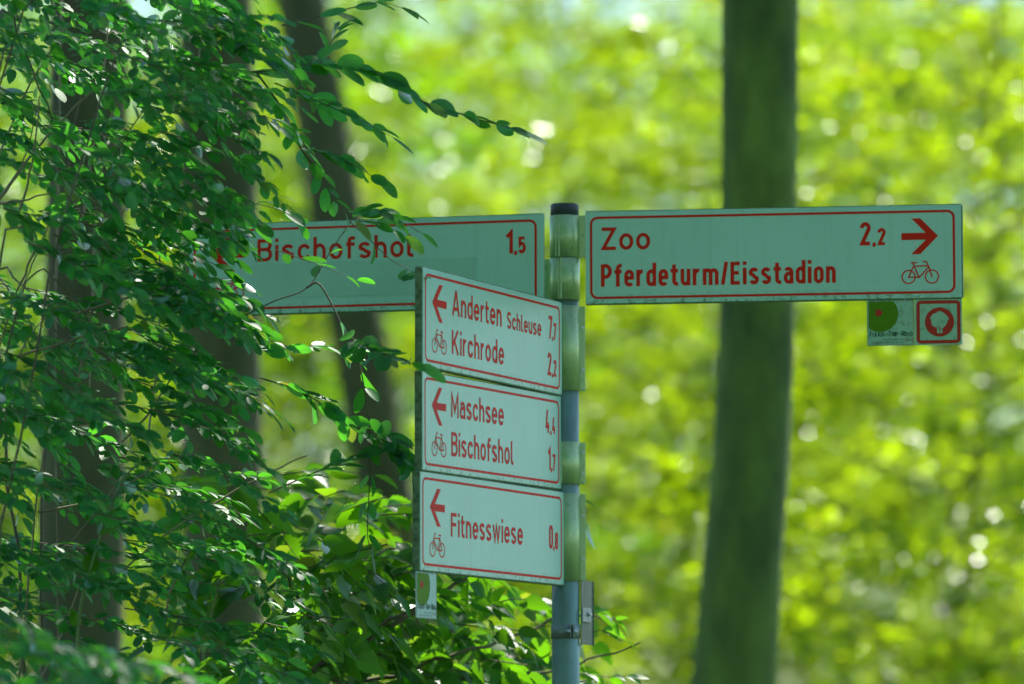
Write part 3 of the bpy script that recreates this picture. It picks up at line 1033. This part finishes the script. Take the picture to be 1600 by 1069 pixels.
LZ, LS = 1.0163, 1.0004
z_, ml = sign('long white sign pointing right, reading Zoo and Pferdeturm/Eisstadion in red', (0.199074, 1.58742), -8.7797, 0.0652, LZ, 1, -0.0105)
write('lettering', 'Zoo', 0.0431, 0.1763, 0.1453, 0.0610, False, z_, M_RED)
write('lettering', 'Pferdeturm/Eisstadion', 0.0427, 0.678, 0.0455, 0.0612, True, z_, M_RED)
write('distance', '2,2', 0.7456, 0.813, 0.1455, 0.0615, True, z_, M_RED, small=(1, 0.72))
clamp(z_, ml, zpost(399.3), zpost(332.3), -8.8, 0.058, None, (248, -14))
ZOO_M = ml

z_, ml = sign('long white sign pointing left behind the shrub, reading only Bischofshol above an overpasted strip', (0.083567, 1.583558), 163.5586, 0.026, LZ, -1, 0.0044)
write('lettering', 'Bischofshol', 0.1993, 0.6491, 0.1450, 0.0610, False, z_, M_RED)
write('distance', '1,5', 0.9111, 0.968, 0.1455, 0.0615, True, z_, M_RED, small=(1, 0.72))
mb = MB()
mb.bevel_box(0.185, 0.527, -0.0008, -0.0001, 0.0410, 0.1395, 0.0002)
mb.bevel_box(0.5275, 0.83, -0.0008, -0.0001, 0.0410, 0.1390, 0.0002)
mb.bevel_box(0.325, 0.83, -0.0014, -0.0009, 0.0420, 0.0925, 0.0002)
mb.build('overlay_film', M_PATCH, z_)
write('ghost_lettering', 'stre', 0.4905, 0.631, 0.0460, 0.061, False, z_, M_PATCH, z=0.0019)
clamp(z_, ml, zpost(466.5), zpost(400.2), 163.6, 0.060, None, (255, -10))

z_, m1 = sign('topmost of the three stacked signs, pointing left to Anderten Schleuse and Kirchrode', (0.135108, 1.341067), 248.9149, 0.2729, LS, -1, -0.0064)
write('lettering', 'Anderten', 0.1987, 0.5485, 0.1453, 0.0613, False, z_, M_RED)
write('lettering', 'Schleuse', 0.5902, 0.842, 0.1453, 0.0440, False, z_, M_RED)
write('lettering', 'Kirchrode', 0.1975, 0.5660, 0.0460, 0.0615, False, z_, M_RED)
write('distance', '7,7', 0.8972, 0.9545, 0.1445, 0.0615, True, z_, M_RED, small=(1, 0.72))
write('distance', '2,2', 0.8918, 0.9567, 0.0455, 0.0615, True, z_, M_RED, small=(1, 0.72))
clamp(z_, m1, zpost(609.5), zpost(475.5), 249, 0.044, 8)

z_, m2 = sign('middle one of the three stacked signs, pointing left to Maschsee and Bischofshol', (0.132126, 1.087323), 249.0009, -0.2429, LS, -1, 0.0070)
write('lettering', 'Maschsee', 0.1949, 0.5691, 0.1450, 0.0615, False, z_, M_RED)
write('lettering', 'Bischofshol', 0.1964, 0.6390, 0.0455, 0.0615, False, z_, M_RED)
write('distance', '4,4', 0.8814, 0.9535, 0.1460, 0.0612, True, z_, M_RED, small=(1, 0.72))
write('distance', '1,7', 0.8979, 0.9531, 0.0460, 0.0615, True, z_, M_RED, small=(1, 0.72))
clamp(z_, m2, zpost(756.5), zpost(690), 249, 0.044, 6)

z_, m3 = sign('lowest of the three stacked signs, pointing left to Fitnesswiese alone', (0.138937, 0.827926), 248.2426, 0.1006, LS, -1, 0.0055)
write('lettering', 'Fitnesswiese', 0.2017, 0.6995, 0.0938, 0.0610, False, z_, M_RED)
write('distance', '0,8', 0.8916, 0.9554, 0.0940, 0.0625, True, z_, M_RED, small=(1, 0.72))
clamp(z_, m3, zpost(908.5), zpost(771), 248, 0.044, 4)

# ------------------------------------------------------------------ little plaques hanging under the signs
def small_lines(parent, lines, mat):
    for text, u, v, size, al in lines:
        cu = bpy.data.curves.new('print', 'FONT')
        cu.body = text
        cu.size = size
        cu.align_x = al
        cu.resolution_u = 2
        tmp = bpy.data.objects.new('print', cu)
        COL.objects.link(tmp)
        dg = bpy.context.evaluated_depsgraph_get()
        me = bpy.data.meshes.new_from_object(tmp.evaluated_get(dg))
        bpy.data.objects.remove(tmp)
        me.transform(Matrix.Translation((u, -0.0008, v)) @ Matrix.Rotation(math.pi / 2, 4, 'X'))
        me.materials.clear()
        link('small_print', me, parent, mat)


def ring_plaque(label, M, u, w_, h_, base, group):
    root = empty('plaque', matrix=M @ Matrix.Translation((u, 0.004, -0.0035 - h_)))
    tag(root, label, 'plaque', group)
    mb = MB()
    mb.bevel_box(0, w_, 0, 0.003, 0, h_, 0.0006)
    mb.build('plate', base, root)
    cx, cz, r = 0.278 * w_, h_ - 0.30 * h_, 0.385 * w_
    x0, z1 = 0.035 * w_, h_ - 0.03 * h_
    poly = []
    for i in range(73):
        a = 2 * math.pi * i / 72
        x, z = cx + r * math.cos(a), cz + r * math.sin(a)
        p = (max(x, x0), min(z, z1))
        if not poly or (abs(p[0] - poly[-1][0]) + abs(p[1] - poly[-1][1])) > 1e-5: poly.append(p)
    # square off the clipped corner
    poly2 = []
    for p in poly:
        poly2.append(p)
    mb = MB(); flat(mb, poly2[:-1], 0.0006); mb.build('green_emblem', M_GREEN, root)
    mb = MB(); flat(mb, circle(0.25 * w_, h_ * 0.725, 0.073 * w_, 24), 0.0009); mb.build('red_dot', M_DOT, root)
    # rim line
    mb = MB(); ring_poly(mb, 0.001, w_ - 0.001, 0.001, h_ - 0.001, 0.0012, 0.003, 0.0005); mb.build('rim', M_EDGE, root)
    k0 = 0.0140
    o = None
    z0 = 0.205 * h_
    parts = [('J', 0.035, 0.075, 1), ('ULIUS', 0.115, 0.37, .8), ('-', 0.39, 0.435, 1), ('T', 0.45, 0.515, 1), ('RIP', 0.525, 0.66, .8), ('-', 0.68, 0.725, 1), ('R', 0.735, 0.80, 1), ('ING', 0.81, 0.965, .8)]
    mb = MB()
    for tx, a, b, sc in parts:
        k = k0 / 7 * sc
        gl = [glyph(c, False) for c in tx.replace('S', 'S')]
        ink = sum(g[1] + 1 for g in gl) * k
        avail = (b - a) * w_
        sx = 1.0
        gap = (avail - ink) / max(1, len(gl) - 1) if len(gl) > 1 else 0
        if gap < 0.0003:
            sx = (avail - 0.0006 * (len(gl) - 1)) / ink; gap = 0.0006
        uu = a * w_
        for st, gw in gl:
            for cl_, pts in st:
                ribbon(mb, [(uu + (x + 0.5) * k * sx, z0 + y * k) for x, y in pts], cl_, k * 1.12, 0.0007)
            uu += (gw + 1) * k * sx + gap
    mb.build('lettering', M_DKGREEN, root)
    small_lines(root, [('Julius Trip (1857-1907)', 0.79 * w_, 0.115 * h_, 0.0062, 'RIGHT'), ('1. Gartendirektor der Stadt Hannover', 0.79 * w_, 0.055 * h_, 0.0060, 'RIGHT')], M_BLACK)
    mb = MB()
    for f in (0.825, 0.963):
        flat(mb, [(f * w_ - 0.0006, 0.06 * h_), (f * w_ + 0.0006, 0.06 * h_), (f * w_ + 0.0006, 0.165 * h_), (f * w_ - 0.0006, 0.165 * h_)], 0.0008)
    mb.build('scale_bar', M_DOT, root)
    mb = MB(); flat(mb, [(0.845 * w_, 0.105 * h_), (0.94 * w_, 0.105 * h_), (0.94 * w_, 0.122 * h_), (0.845 * w_, 0.122 * h_)], 0.0008)
    mb.build('scale_line', M_BLACK, root)
    # two screws hold it to the lower rail of the sign
    for f in (0.2, 0.8):
        mb = MB()
        mb.lathe([(0.003, 0), (0.003, 0.002), (0.0015, 0.003)], Matrix.Translation((f * w_, 0.0, h_ - 0.0018)) @ Matrix.Rotation(math.pi / 2, 4, 'X'), n=10)
        mb.build('screw', M_BOLT, root)
    return root


GP = 'plaques under the direction signs'
PW, PH = 0.1265, 0.1225
ring_plaque('greenish square plaque with a green shape and red dot, hanging under the sign reading Zoo', ZOO_M, 0.7615, PW, PH, M_PLAQUE, GP)
ring_plaque('small white plaque with a green shape and red dot, under the lowest stacked sign', m3, -0.016, 0.132, 0.118, M_PLAQUE2, GP)

root = empty('plaque', matrix=ZOO_M @ Matrix.Translation((0.8893, 0.004, -0.0035 - PH)))
tag(root, 'square plaque with a red frame round a pale tree in a red disc', 'plaque', GP)
mb = MB(); mb.bevel_box(0, PW, 0, 0.003, 0, PH, 0.0006); mb.build('plate', M_PLAQUE, root)
mb = MB(); ring_poly(mb, 0.005, PW - 0.004, 0.004, PH - 0.003, 0.0088, 0.0115, 0.0005); mb.build('red_frame', M_DOT, root)
cx, cz = 0.0665, 0.0615
mb = MB(); flat(mb, circle(cx, cz, 0.0392, 40), 0.0005); mb.build('red_disc', M_DOT, root)
crown = []
for i in range(40):
    a = 2 * math.pi * i / 40
    r = 0.0235 + 0.0013 * math.sin(5 * a + 0.6) + 0.0008 * math.sin(9 * a)
    crown.append((cx - 0.0005 + r * math.cos(a), cz + 0.0058 + r * 0.93 * math.sin(a)))
tk = [(cx - 0.0075, cz - 0.0145), (cx - 0.0068, cz - 0.030), (cx + 0.0075, cz - 0.030), (cx + 0.0072, cz - 0.0145)]
mb = MB(); flat(mb, crown, 0.0008); flat(mb, tk, 0.00085)
mb.build('tree_emblem', M_PLAQUE, root)
mb = MB(); flat(mb, [(cx - 0.0012, cz - 0.0110), (cx - 0.0012, cz - 0.0255), (cx + 0.0012, cz - 0.0255), (cx + 0.0012, cz - 0.0110)], 0.0011); mb.build('trunk_slit', M_DOT, root)

# ------------------------------------------------------------------ narrow plate clamped low on the post
zt, zb = zpost(907), zpost(1007.5)
fx = at(908, 957, 14.5)
pl = empty('small_sign', (POST.x, POST.y, (zt + zb) / 2))
tag(pl, 'small metal plate seen almost edge-on, clamped to the post below all the signs', 'sign')
hz = (zt - zb) / 2
a = math.radians(72)
T = Matrix.Translation((0.0415, -0.012, 0)) @ Matrix.Rotation(a, 4, 'Z')
mb = MB(); mb.bevel_box(0, 0.105, -0.0012, 0.0012, -hz, hz, 0.0004, T); mb.build('plate', M_DARKSTEEL, pl)
mb = MB(); mb.box(0.1052, 0.1082, -0.0035, 0.0035, -hz, hz, T); mb.build('plate_rim', M_EDGE, pl)
z_b = zpost(961) - pl.location.z
mb = MB()
mb.bevel_box(-0.004, 0.075, -0.0065, -0.0016, z_b - 0.020, z_b + 0.019, 0.001, T)
mb.build('bracket', M_STEEL, pl)
mb = MB()
for zz in (z_b + 0.002,):
    mb.lathe([(0.0065, 0), (0.0065, 0.004), (0.0035, 0.0042), (0.0035, 0.009)], T @ Matrix.Translation((0.045, -0.0066, zz)) @ Matrix.Rotation(math.pi / 2, 4, 'X'), n=6)
mb.build('bolt', M_BOLT, pl)
zband = zpost(987.5) - pl.location.z
mb = MB()
mb.lathe([(PR + 0.0004, zband - 0.019), (PR + 0.0026, zband - 0.0187), (PR + 0.0026, zband + 0.0187), (PR + 0.0004, zband + 0.019)], None, n=44, cap=False)
bo = mb.build('band_clamp', M_STEEL, pl)
mb = MB()
for q in (-0.004, 0.004):
    Tq = Matrix.Rotation(math.radians(288), 4, 'Z')
    mb.bevel_box(PR + 0.0015, PR + 0.018, q - 0.0014, q + 0.0014, zband - 0.017, zband + 0.017, 0.0006, Tq)
mb.build('lug', M_STEEL, bo)
mb = MB()
Tq = Matrix.Rotation(math.radians(288), 4, 'Z') @ Matrix.Translation((PR + 0.011, 0, zband)) @ Matrix.Rotation(math.pi / 2, 4, 'X')
mb.lathe([(0.0075, -0.0125), (0.0075, -0.0056)], Tq, n=6)
mb.lathe([(0.0075, 0.0056), (0.0075, 0.0115), (0.004, 0.0116), (0.004, 0.017)], Tq, n=6)
mb.build('bolt', M_BOLT, bo)

# ------------------------------------------------------------------ the shrub on the left
def pix_curve(pts, n=16, wob=0.0):
    return curve([at(*p) for p in pts], n, wob)

rng = np.random.default_rng(77)
H = dict(P=[], D=[], N=[], L=[])
def add_leaf(S, p, d, n, l):
    rel = np.asarray(p) - np.array([0, 0, CAM_Z])
    dep = rel @ np.array(FWD)
    u, v_ = 800 + F_PX * (rel @ np.array(RIGHT)) / dep, 534.5 - F_PX * (rel @ np.array(UPV)) / dep
    if 378 < u < 655 and 352 < v_ < 470 and rng.random() < 0.6: return      # few leaves hang before the lettering
    S['P'].append(p); S['D'].append(d); S['N'].append(n); S['L'].append(l)

TW = []          # (points, radii) of the fine twigs
def leafy(S, c, step, l0, l1, start=0.1, face=0.38, hang=0.25, both=0.9):
    """pairs of leaves along a twig"""
    c = np.asarray(c)
    seg = np.linalg.norm(np.diff(c, axis=0), axis=1)
    s = np.concatenate([[0], np.cumsum(seg)])
    tot = s[-1]
    q = start * tot
    while q < tot:
        p = np.array([np.interp(q, s, c[:, j]) for j in range(3)])
        p2 = np.array([np.interp(min(tot, q + 0.01), s, c[:, j]) for j in range(3)])
        p1 = np.array([np.interp(max(0, q - 0.01), s, c[:, j]) for j in range(3)])
        t = unit(p2 - p1)
        lat = np.cross(t, [0, 0, 1]) + rng.normal(0, 0.35, 3)
        lat = unit(lat - t * lat.dot(t))
        for sgn in (1, -1):
            if rng.random() > both: continue
            d = t * rng.uniform(0.6, 1.1) + sgn * lat * rng.uniform(0.3, 0.8) + np.array([0, 0, -hang * rng.random()])
            n = np.array([0, 0, 1.0]) + rng.normal(0, face if rng.random() < 0.8 else 1.1, 3)
            add_leaf(S, p + sgn * lat * 0.004, d, n, rng.uniform(l0, l1) * (0.75 + 0.25 * math.sin(math.pi * min(1, q / tot + 0.15))))
        q += step * rng.uniform(0.7, 1.3)
    # a leaf at the tip
    add_leaf(S, c[-1], unit(c[-1] - c[-2]) + np.array([0, 0, -0.15]), np.array([0, 0, 1.0]) + rng.normal(0, face, 3), rng.uniform(l0, l1))


# twigs that can be followed in the picture: pixel, pixel, depth
NAMED = [
    ([(275, 118, 14.0), (400, 112, 14.0), (500, 101, 14.0), (556, 108, 14.0), (607, 124, 14.0), (660, 158, 14.0), (700, 172, 14.0), (760, 190, 14.0), (808, 203, 14.0)], 0.0032, 0.036, 0.058, 0.082),
    ([(498, 102, 14.0), (520, 62, 14.0), (532, 46, 14.02)], 0.0018, 0.03, 0.045, 0.06),
    ([(400, 112, 14.0), (442, 172, 14.0), (470, 232, 13.95), (500, 272, 13.95), (522, 312, 13.95), (556, 345, 14.0)], 0.0028, 0.045, 0.05, 0.068),
    ([(470, 232, 13.95), (512, 240, 13.9), (560, 262, 13.9), (592, 282, 13.9)], 0.0018, 0.035, 0.05, 0.066),
    ([(430, 130, 14.0), (500, 160, 13.9), (560, 186, 13.9), (612, 214, 13.9)], 0.0018, 0.036, 0.05, 0.066),
    ([(440, 40, 13.9), (520, 20, 13.9), (590, 4, 13.9), (632, 14, 13.9)], 0.002, 0.06, 0.055, 0.075),
    ([(345, 525, 13.9), (375, 498, 14.0), (430, 470, 14.05), (480, 450, 14.1), (512, 400, 14.15), (552, 340, 14.1)], 0.0030, 0.09, 0.035, 0.055),
    ([(478, 450, 14.1), (501, 446, 14.1), (540, 521, 14.05), (560, 562, 14.05), (574, 640, 14.0), (578, 692, 14.0), (577, 760, 14.0), (574, 832, 14.0), (579, 858, 14.0)], 0.0030, 0.075, 0.045, 0.062),
    ([(545, 345, 14.1), (578, 375, 14.1), (610, 405, 14.1), (640, 422, 14.1), (655, 432, 13.6)], 0.0016, 0.05, 0.035, 0.06),
    ([(540, 521, 14.05), (576, 545, 13.8), (604, 556, 13.6), (640, 566, 13.42), (655, 571, 13.4)], 0.0018, 0.045, 0.055, 0.08),
    ([(405, 590, 13.9), (470, 612, 13.9), (530, 650, 13.95), (565, 676, 14.0), (600, 690, 14.0)], 0.0022, 0.034, 0.055, 0.075),
    ([(420, 770, 13.9), (500, 735, 13.9), (560, 712, 13.95), (610, 702, 13.95), (640, 720, 13.9)], 0.0022, 0.035, 0.055, 0.075),
    ([(578, 692, 14.0), (600, 680, 14.0), (625, 700, 13.95), (648, 740, 13.9)], 0.0016, 0.03, 0.055, 0.075),
    ([(345, 525, 13.9), (430, 545, 13.9), (500, 540, 13.95), (545, 555, 14.0)], 0.0016, 0.035, 0.045, 0.062),
    ([(545, 335, 14.1), (590, 330, 14.05), (625, 345, 14.05), (660, 365, 14.05)], 0.0016, 0.03, 0.045, 0.065),
    ([(560, 345, 14.1), (600, 352, 14.1), (632, 370, 14.1)], 0.0014, 0.03, 0.045, 0.06),
    ([(430, 390, 14.0), (500, 415, 14.1), (560, 440, 14.2)], 0.0014, 0.06, 0.045, 0.06),
]
for pts, r, step, l0, l1 in NAMED:
    c = pix_curve(pts, 4 * len(pts))
    TW.append((c, np.linspace(r, r * 0.35, len(c))))
    leafy(H, c, step * 0.9, l0 * 1.12, l1 * 1.2, 0.12, 0.42, 0.15, 0.9)

# arching stems that rise from the root out of the frame and sweep down to the right
ROOT = Vector((-1.75, 14.1, 0.0))
STEMS = []
for i in range(9):
    y0 = rng.uniform(13.2, 15.0)
    px0, py0 = rng.uniform(-60, 200), rng.uniform(-40, 480)
    top = at(px0, py0, y0)
    end = at(px0 + rng.uniform(90, 210), py0 + rng.uniform(40, 160), y0 + rng.uniform(-0.5, 0.3))
    b = np.array([top.x - rng.uniform(-0.25, 0.7), top.y + rng.uniform(-0.3, 0.4), 0.0])
    mid = (b + np.array(top)) / 2 + np.array([rng.uniform(-0.25, 0.1), 0, 0.3])
    STEMS.append((curve([b, mid, top, end], 24, 0.006), rng.uniform(0.004, 0.007)))


def inside(px, py):
    """where the leaf mass reaches in the photograph: right-hand limit by height"""
    lim = np.interp(py, [-50, 60, 130, 220, 300, 345, 400, 470, 540, 600, 680, 740, 800, 1100], [455, 440, 440, 430, 420, 350, 330, 350, 400, 430, 440, 430, 470, 520])
    return px < lim

def spray(px, py, ln, ang, dep, dd, nside):
    """a flat, layered spray: an axis that sweeps down to the right with side twigs left and right in one plane"""
    ex, ey = px + ln * math.cos(ang), py + ln * math.sin(ang)
    a_, b_ = at(px, py, dep), at(ex, ey, dep + dd)
    m_ = at(px + 0.5 * ln * math.cos(ang) + 4, py + 0.5 * ln * math.sin(ang) - rng.uniform(3, 12), dep + dd / 2)
    c = curve([a_, m_, b_], 10)
    TW.append((c, np.linspace(0.0020, 0.0007, len(c))))
    leafy(H, c, rng.uniform(0.028, 0.038), 0.038, 0.064, 0.05, 0.30, 0.12, 0.85)
    ax = unit(c[-1] - c[0])
    lat = np.cross(ax, [0, 0, 1]) + np.array([0, 0, rng.normal(0, 0.22)])
    lat = unit(lat)
    sd = 1
    for f in np.linspace(0.08, 0.8, nside):
        sd = -sd
        p = c[int(f * (len(c) - 1))]
        l2 = rng.uniform(0.10, 0.22) * (1.1 - 0.5 * f)
        dv = unit(0.75 * ax + sd * 0.75 * lat + rng.normal(0, 0.10, 3))
        q = p + dv * l2 + np.array([0, 0, -0.12 * l2])
        c2 = curve([p, (p + q) / 2 + np.array([0, 0, 0.06 * l2]), q], 6)
        TW.append((c2, np.linspace(0.0012, 0.0005, len(c2))))
        leafy(H, c2, rng.uniform(0.026, 0.036), 0.036, 0.062, 0.1, 0.30, 0.12, 0.85)


cnt = 0
tries = 0
while cnt < 112:
    tries += 1
    px = -150 + 600 * ((tries * 0.7548777 + 0.03 * rng.random()) % 1.0)
    py = -90 + 1130 * ((tries * 0.5698403 + 0.03 * rng.random()) % 1.0)
    if py > 640 and rng.random() < 0.25: continue
    ln = rng.uniform(130, 270)
    ang = math.radians(rng.normal(23, 10))
    ex, ey = px + ln * math.cos(ang), py + ln * math.sin(ang)
    if not inside(ex + 5, ey + 5): continue
    # thinner patches let the wood show through
    if px < 40 and 140 < py < 420 and rng.random() < 0.6: continue
    if 150 < px < 330 and 540 < py < 680 and rng.random() < 0.5: continue
    dep = rng.uniform(13.2, 14.2) if px > 180 else rng.uniform(13.0, 15.2)
    dd = rng.uniform(-0.3, 0.2)
    if ex > 250 and 280 < ey < 560: dep, dd = min(dep, 14.05), min(dd, 0.0)
    spray(px, py, ln, ang, dep, dd, rng.integers(3, 7))
    cnt += 1

# the fringe that closes the mass towards the upper right
for px, py, ln, ang in ((250, -10, 190, 24), (270, 40, 180, 22), (225, 75, 200, 25), (260, 120, 190, 24), (230, 165, 200, 22), (250, 205, 190, 27), (210, 240, 190, 26), (235, 275, 160, 25),
                        (300, 20, 150, 28), (290, 90, 150, 26), (190, 300, 190, 24), (170, 520, 210, 26), (200, 590, 200, 24), (240, 640, 200, 27), (60, 330, 200, 22), (120, 420, 200, 24), (260, 560, 180, 28), (205, 338, 115, 24), (210, 412, 115, 28), (206, 450, 130, 24)):
    spray(px, py, ln, math.radians(ang), rng.uniform(13.4, 14.0), -0.1, 5)

# sprays that hang over the outer end of the leftward sign
for px, py, ln, ang in ((250, 318, 150, 30), (285, 345, 90, 34), (300, 398, 120, 32), (255, 420, 140, 30), (292, 440, 130, 34), (310, 330, 90, 31),
                        (335, 340, 80, 36), (290, 296, 120, 28), (350, 458, 80, 30), (330, 470, 120, 33), (270, 400, 90, 38), (310, 428, 70, 33), (400, 318, 85, 26), (310, 470, 150, 30), (280, 335, 95, 40)):
    dep = rng.uniform(13.85, 14.2)
    a_ = math.radians(ang)
    c = curve([at(px, py, dep), at(px + 0.5 * ln * math.cos(a_) + 4, py + 0.5 * ln * math.sin(a_) - 6, dep), at(px + ln * math.cos(a_), py + ln * math.sin(a_), dep + 0.03)], 10)
    TW.append((c, np.linspace(0.0014, 0.0006, len(c))))
    leafy(H, c, 0.034, 0.046, 0.072, 0.02, 0.32, 0.15, 0.8)

# nearer sprays, out of focus at the lower left corner
for i in range(26):
    px, py = rng.uniform(-120, 210), rng.uniform(860, 1120)
    if py < 905 + 0.55 * px: continue
    dep = rng.uniform(11.2, 12.2)
    c = curve([at(px, py, dep), at(px + 80, py + 22, dep), at(px + 170, py + 75, dep - 0.1)], 8)
    TW.append((c, np.linspace(0.0016, 0.0007, len(c))))
    leafy(H, c, 0.026, 0.045, 0.065, 0.02, 0.5, 0.3)

shrub = empty('honeysuckle_shrub', tuple(ROOT))
tag(shrub, 'dense dark green oval leaved shrub overhanging the left half and the leftward sign', 'shrub')
rt = np.array(ROOT)
for c, r in STEMS:
    v, q = tube_arrays(c, np.linspace(r, r * 0.25, len(c)), 7)
    link('stem', np_mesh('stem', v - rt, q, smooth=True), shrub, M_TWIG)
for (c, r) in TW[:len(NAMED)]:
    v, q = tube_arrays(c, r, 6)
    link('twig', np_mesh('twig', v - rt, q, smooth=True), shrub, M_TWIG)
me = tubes_mesh('twigs', [(np.asarray(c) - rt, r) for c, r in TW[len(NAMED):]], 5)
tag(link('twigs', me, shrub, M_TWIG), kind='stuff')
# bare pale canes standing and leaning among the leaves
CANES = [((97, -30), (92, 1069), 14.6), ((300, -20), (303, 170), 14.0), ((-10, 330), (62, 150), 14.2), ((30, 330), (62, 160), 13.8), ((-10, 320), (180, 110), 14.1),
         ((135, 235), (190, 118), 13.9), ((60, 380), (-5, 560), 13.9), ((150, 480), (62, 560), 13.8), ((85, 330), (20, 480), 13.8), ((0, 318), (80, 300), 13.7),
         ((110, 330), (240, 150), 13.7), ((120, 490), (320, 440), 13.8), ((20, 560), (200, 510), 13.8), ((165, 430), (118, 640), 13.9), ((130, 340), (170, 30), 14.2),
         ((190, 690), (285, 560), 14.0), ((60, 800), (250, 720), 13.8), ((195, 890), (330, 790), 13.9), ((330, 790), (480, 712), 13.95), ((230, 700), (250, 330), 14.5),
         ((150, 330), (140, 640), 14.7), ((60, 1069), (135, 890), 14.0), ((255, 1000), (300, 850), 14.0), ((50, 900), (180, 760), 14.2), ((270, 260), (160, 420), 14.1),
         ((-5, 250), (120, 20), 14.3), ((310, 200), (180, 345), 13.9), ((0, 610), (90, 470), 14.0), ((400, 640), (300, 1069), 14.3), ((28, 1069), (75, 640), 14.4)]
for (a, b, dd) in CANES:
    pa, pb = at(*a, dd), at(*b, dd + rng.uniform(-0.15, 0.15))
    mid = (pa + pb) / 2 + Vector((rng.normal(0, 0.012), 0.02, rng.normal(0, 0.012)))
    c = curve([pa, mid, pb], 10, 0.0015)
    v, q = tube_arrays(c, np.linspace(0.0042, 0.0022, len(c)) * rng.uniform(0.6, 1.0), 6)
    link('cane', np_mesh('cane', v - rt, q, smooth=True), shrub, M_CANE)
plant_leaves(shrub, 'oval', M_HONEY, H['P'], H['D'], H['N'], H['L'])

# a long green runner curving through the shrub
c = pix_curve([(120, 1075, 13.6), (124, 962, 13.6), (150, 860, 13.6), (188, 760, 13.6), (225, 722, 13.6), (300, 716, 13.7)], 30)
run = empty('climbing_runner', tuple(c[0]))
tag(run, 'thin pale green runner curving upwards through the shrub at the lower left', 'plant stem')
v, q = tube_arrays(c, np.linspace(0.0045, 0.0018, len(c)), 6)
link('stem', np_mesh('stem', v - c[0], q, smooth=True), run, M_VINE)
RL = dict(P=[], D=[], N=[], L=[])
leafy(RL, c, 0.11, 0.05, 0.08, 0.2, 0.5, 0.3, 0.5)
for i in range(len(RL['P'])):
    me = leaves_mesh('leaf', [RL['P'][i] - c[0]], [RL['D'][i]], [RL['N'][i]], [RL['L'][i]], [T_SERR[i % 3]])
    link('leaf', me, run, M_BUSH)

rng = np.random.default_rng(5)
# ------------------------------------------------------------------ the serrated bush at the bottom, behind the post
S = dict(P=[], D=[], N=[], L=[])
ROOT2 = at(430, 1280, 15.0); ROOT2.z = 0.0
BR = [([(300, 1700, 15.0), (420, 1180, 14.9), (480, 1062, 14.8), (520, 1030, 14.7), (560, 1008, 14.6), (610, 968, 14.5), (650, 950, 14.45)], 0.013),
      ([(560, 1008, 14.6), (640, 960, 14.7), (690, 925, 14.8), (725, 905, 14.85), (756, 890, 14.9)], 0.008),
      ([(480, 1062, 14.8), (600, 1062, 14.9), (720, 1020, 15.0), (830, 985, 15.1), (880, 960, 15.1), (968, 968, 15.1)], 0.007),
      ([(520, 1030, 14.7), (480, 960, 14.6), (440, 890, 14.5), (400, 820, 14.4)], 0.007),
      ([(480, 960, 14.6), (540, 900, 14.7), (600, 860, 14.8), (650, 850, 14.9)], 0.006),
      ([(660, 1060, 15.0), (760, 1058, 14.9), (880, 1045, 14.9), (1000, 1004, 14.9)], 0.006)]
for pts, r in BR: pass
bush = empty('serrated_bush', tuple(ROOT2))
tag(bush, 'broad serrated leaved bush with a dark bent branch, below and behind the stacked signs', 'bush')
r2 = np.array(ROOT2)
for pts, r in BR:
    c = pix_curve(pts, 5 * len(pts), 0.004)
    v, q = tube_arrays(c, np.linspace(r, r * 0.35, len(c)), 8)
    link('branch', np_mesh('branch', v - r2, q, smooth=True), bush, M_TWIG)
tw2 = []
for i in range(210):
    px, py = rng.uniform(360, 880), rng.uniform(740, 1130)
    top = np.interp(px, [380, 450, 560, 640, 700, 760, 850, 880], [720, 740, 770, 780, 890, 935, 945, 985])
    if py < top: continue
    ln = rng.uniform(90, 190)
    sg = rng.choice([-1, 1, 1])
    ang = math.radians(rng.normal(14, 14))
    ex, ey = px + sg * ln * math.cos(ang), py + ln * math.sin(ang)
    if ex > 985 or (ex > 890 and ey < 960): continue
    dep = rng.uniform(14.65, 16.0) if (ex > 640 or px > 640) else rng.uniform(14.0, 15.8)
    c = curve([at(px, py, dep), at((px + ex) / 2, (py + ey) / 2 - 8, dep), at(ex, ey, dep + rng.uniform(-0.1, 0.2))], 8)
    tw2.append((c, np.linspace(0.0025, 0.0008, len(c))))
    leafy(S, c, rng.uniform(0.045, 0.065), 0.07, 0.115, 0.05, 0.55, 0.4, 0.75)
for pts in ([(905, 962, 14.9), (930, 955, 14.9), (962, 970, 14.9)], [(905, 1010, 14.9), (935, 985, 14.9), (975, 1000, 14.9)], [(905, 1052, 14.9), (950, 1058, 14.9), (985, 1056, 14.9)],
            [(700, 900, 14.9), (730, 905, 14.85), (752, 950, 14.8), (762, 968, 14.8)], [(895, 780, 15.0), (914, 790, 15.0), (918, 815, 15.0)]):
    c = pix_curve(pts, 8)
    tw2.append((c, np.linspace(0.002, 0.0008, len(c))))
    leafy(S, c, 0.055, 0.05, 0.085, 0.15, 0.5, 0.3, 0.8)
me = tubes_mesh('twigs', [(np.asarray(c) - r2, r) for c, r in tw2], 5)
tag(link('twigs', me, bush, M_TWIG), kind='stuff')
plant_leaves(bush, 'serrated', M_BUSH, S['P'], S['D'], S['N'], S['L'])
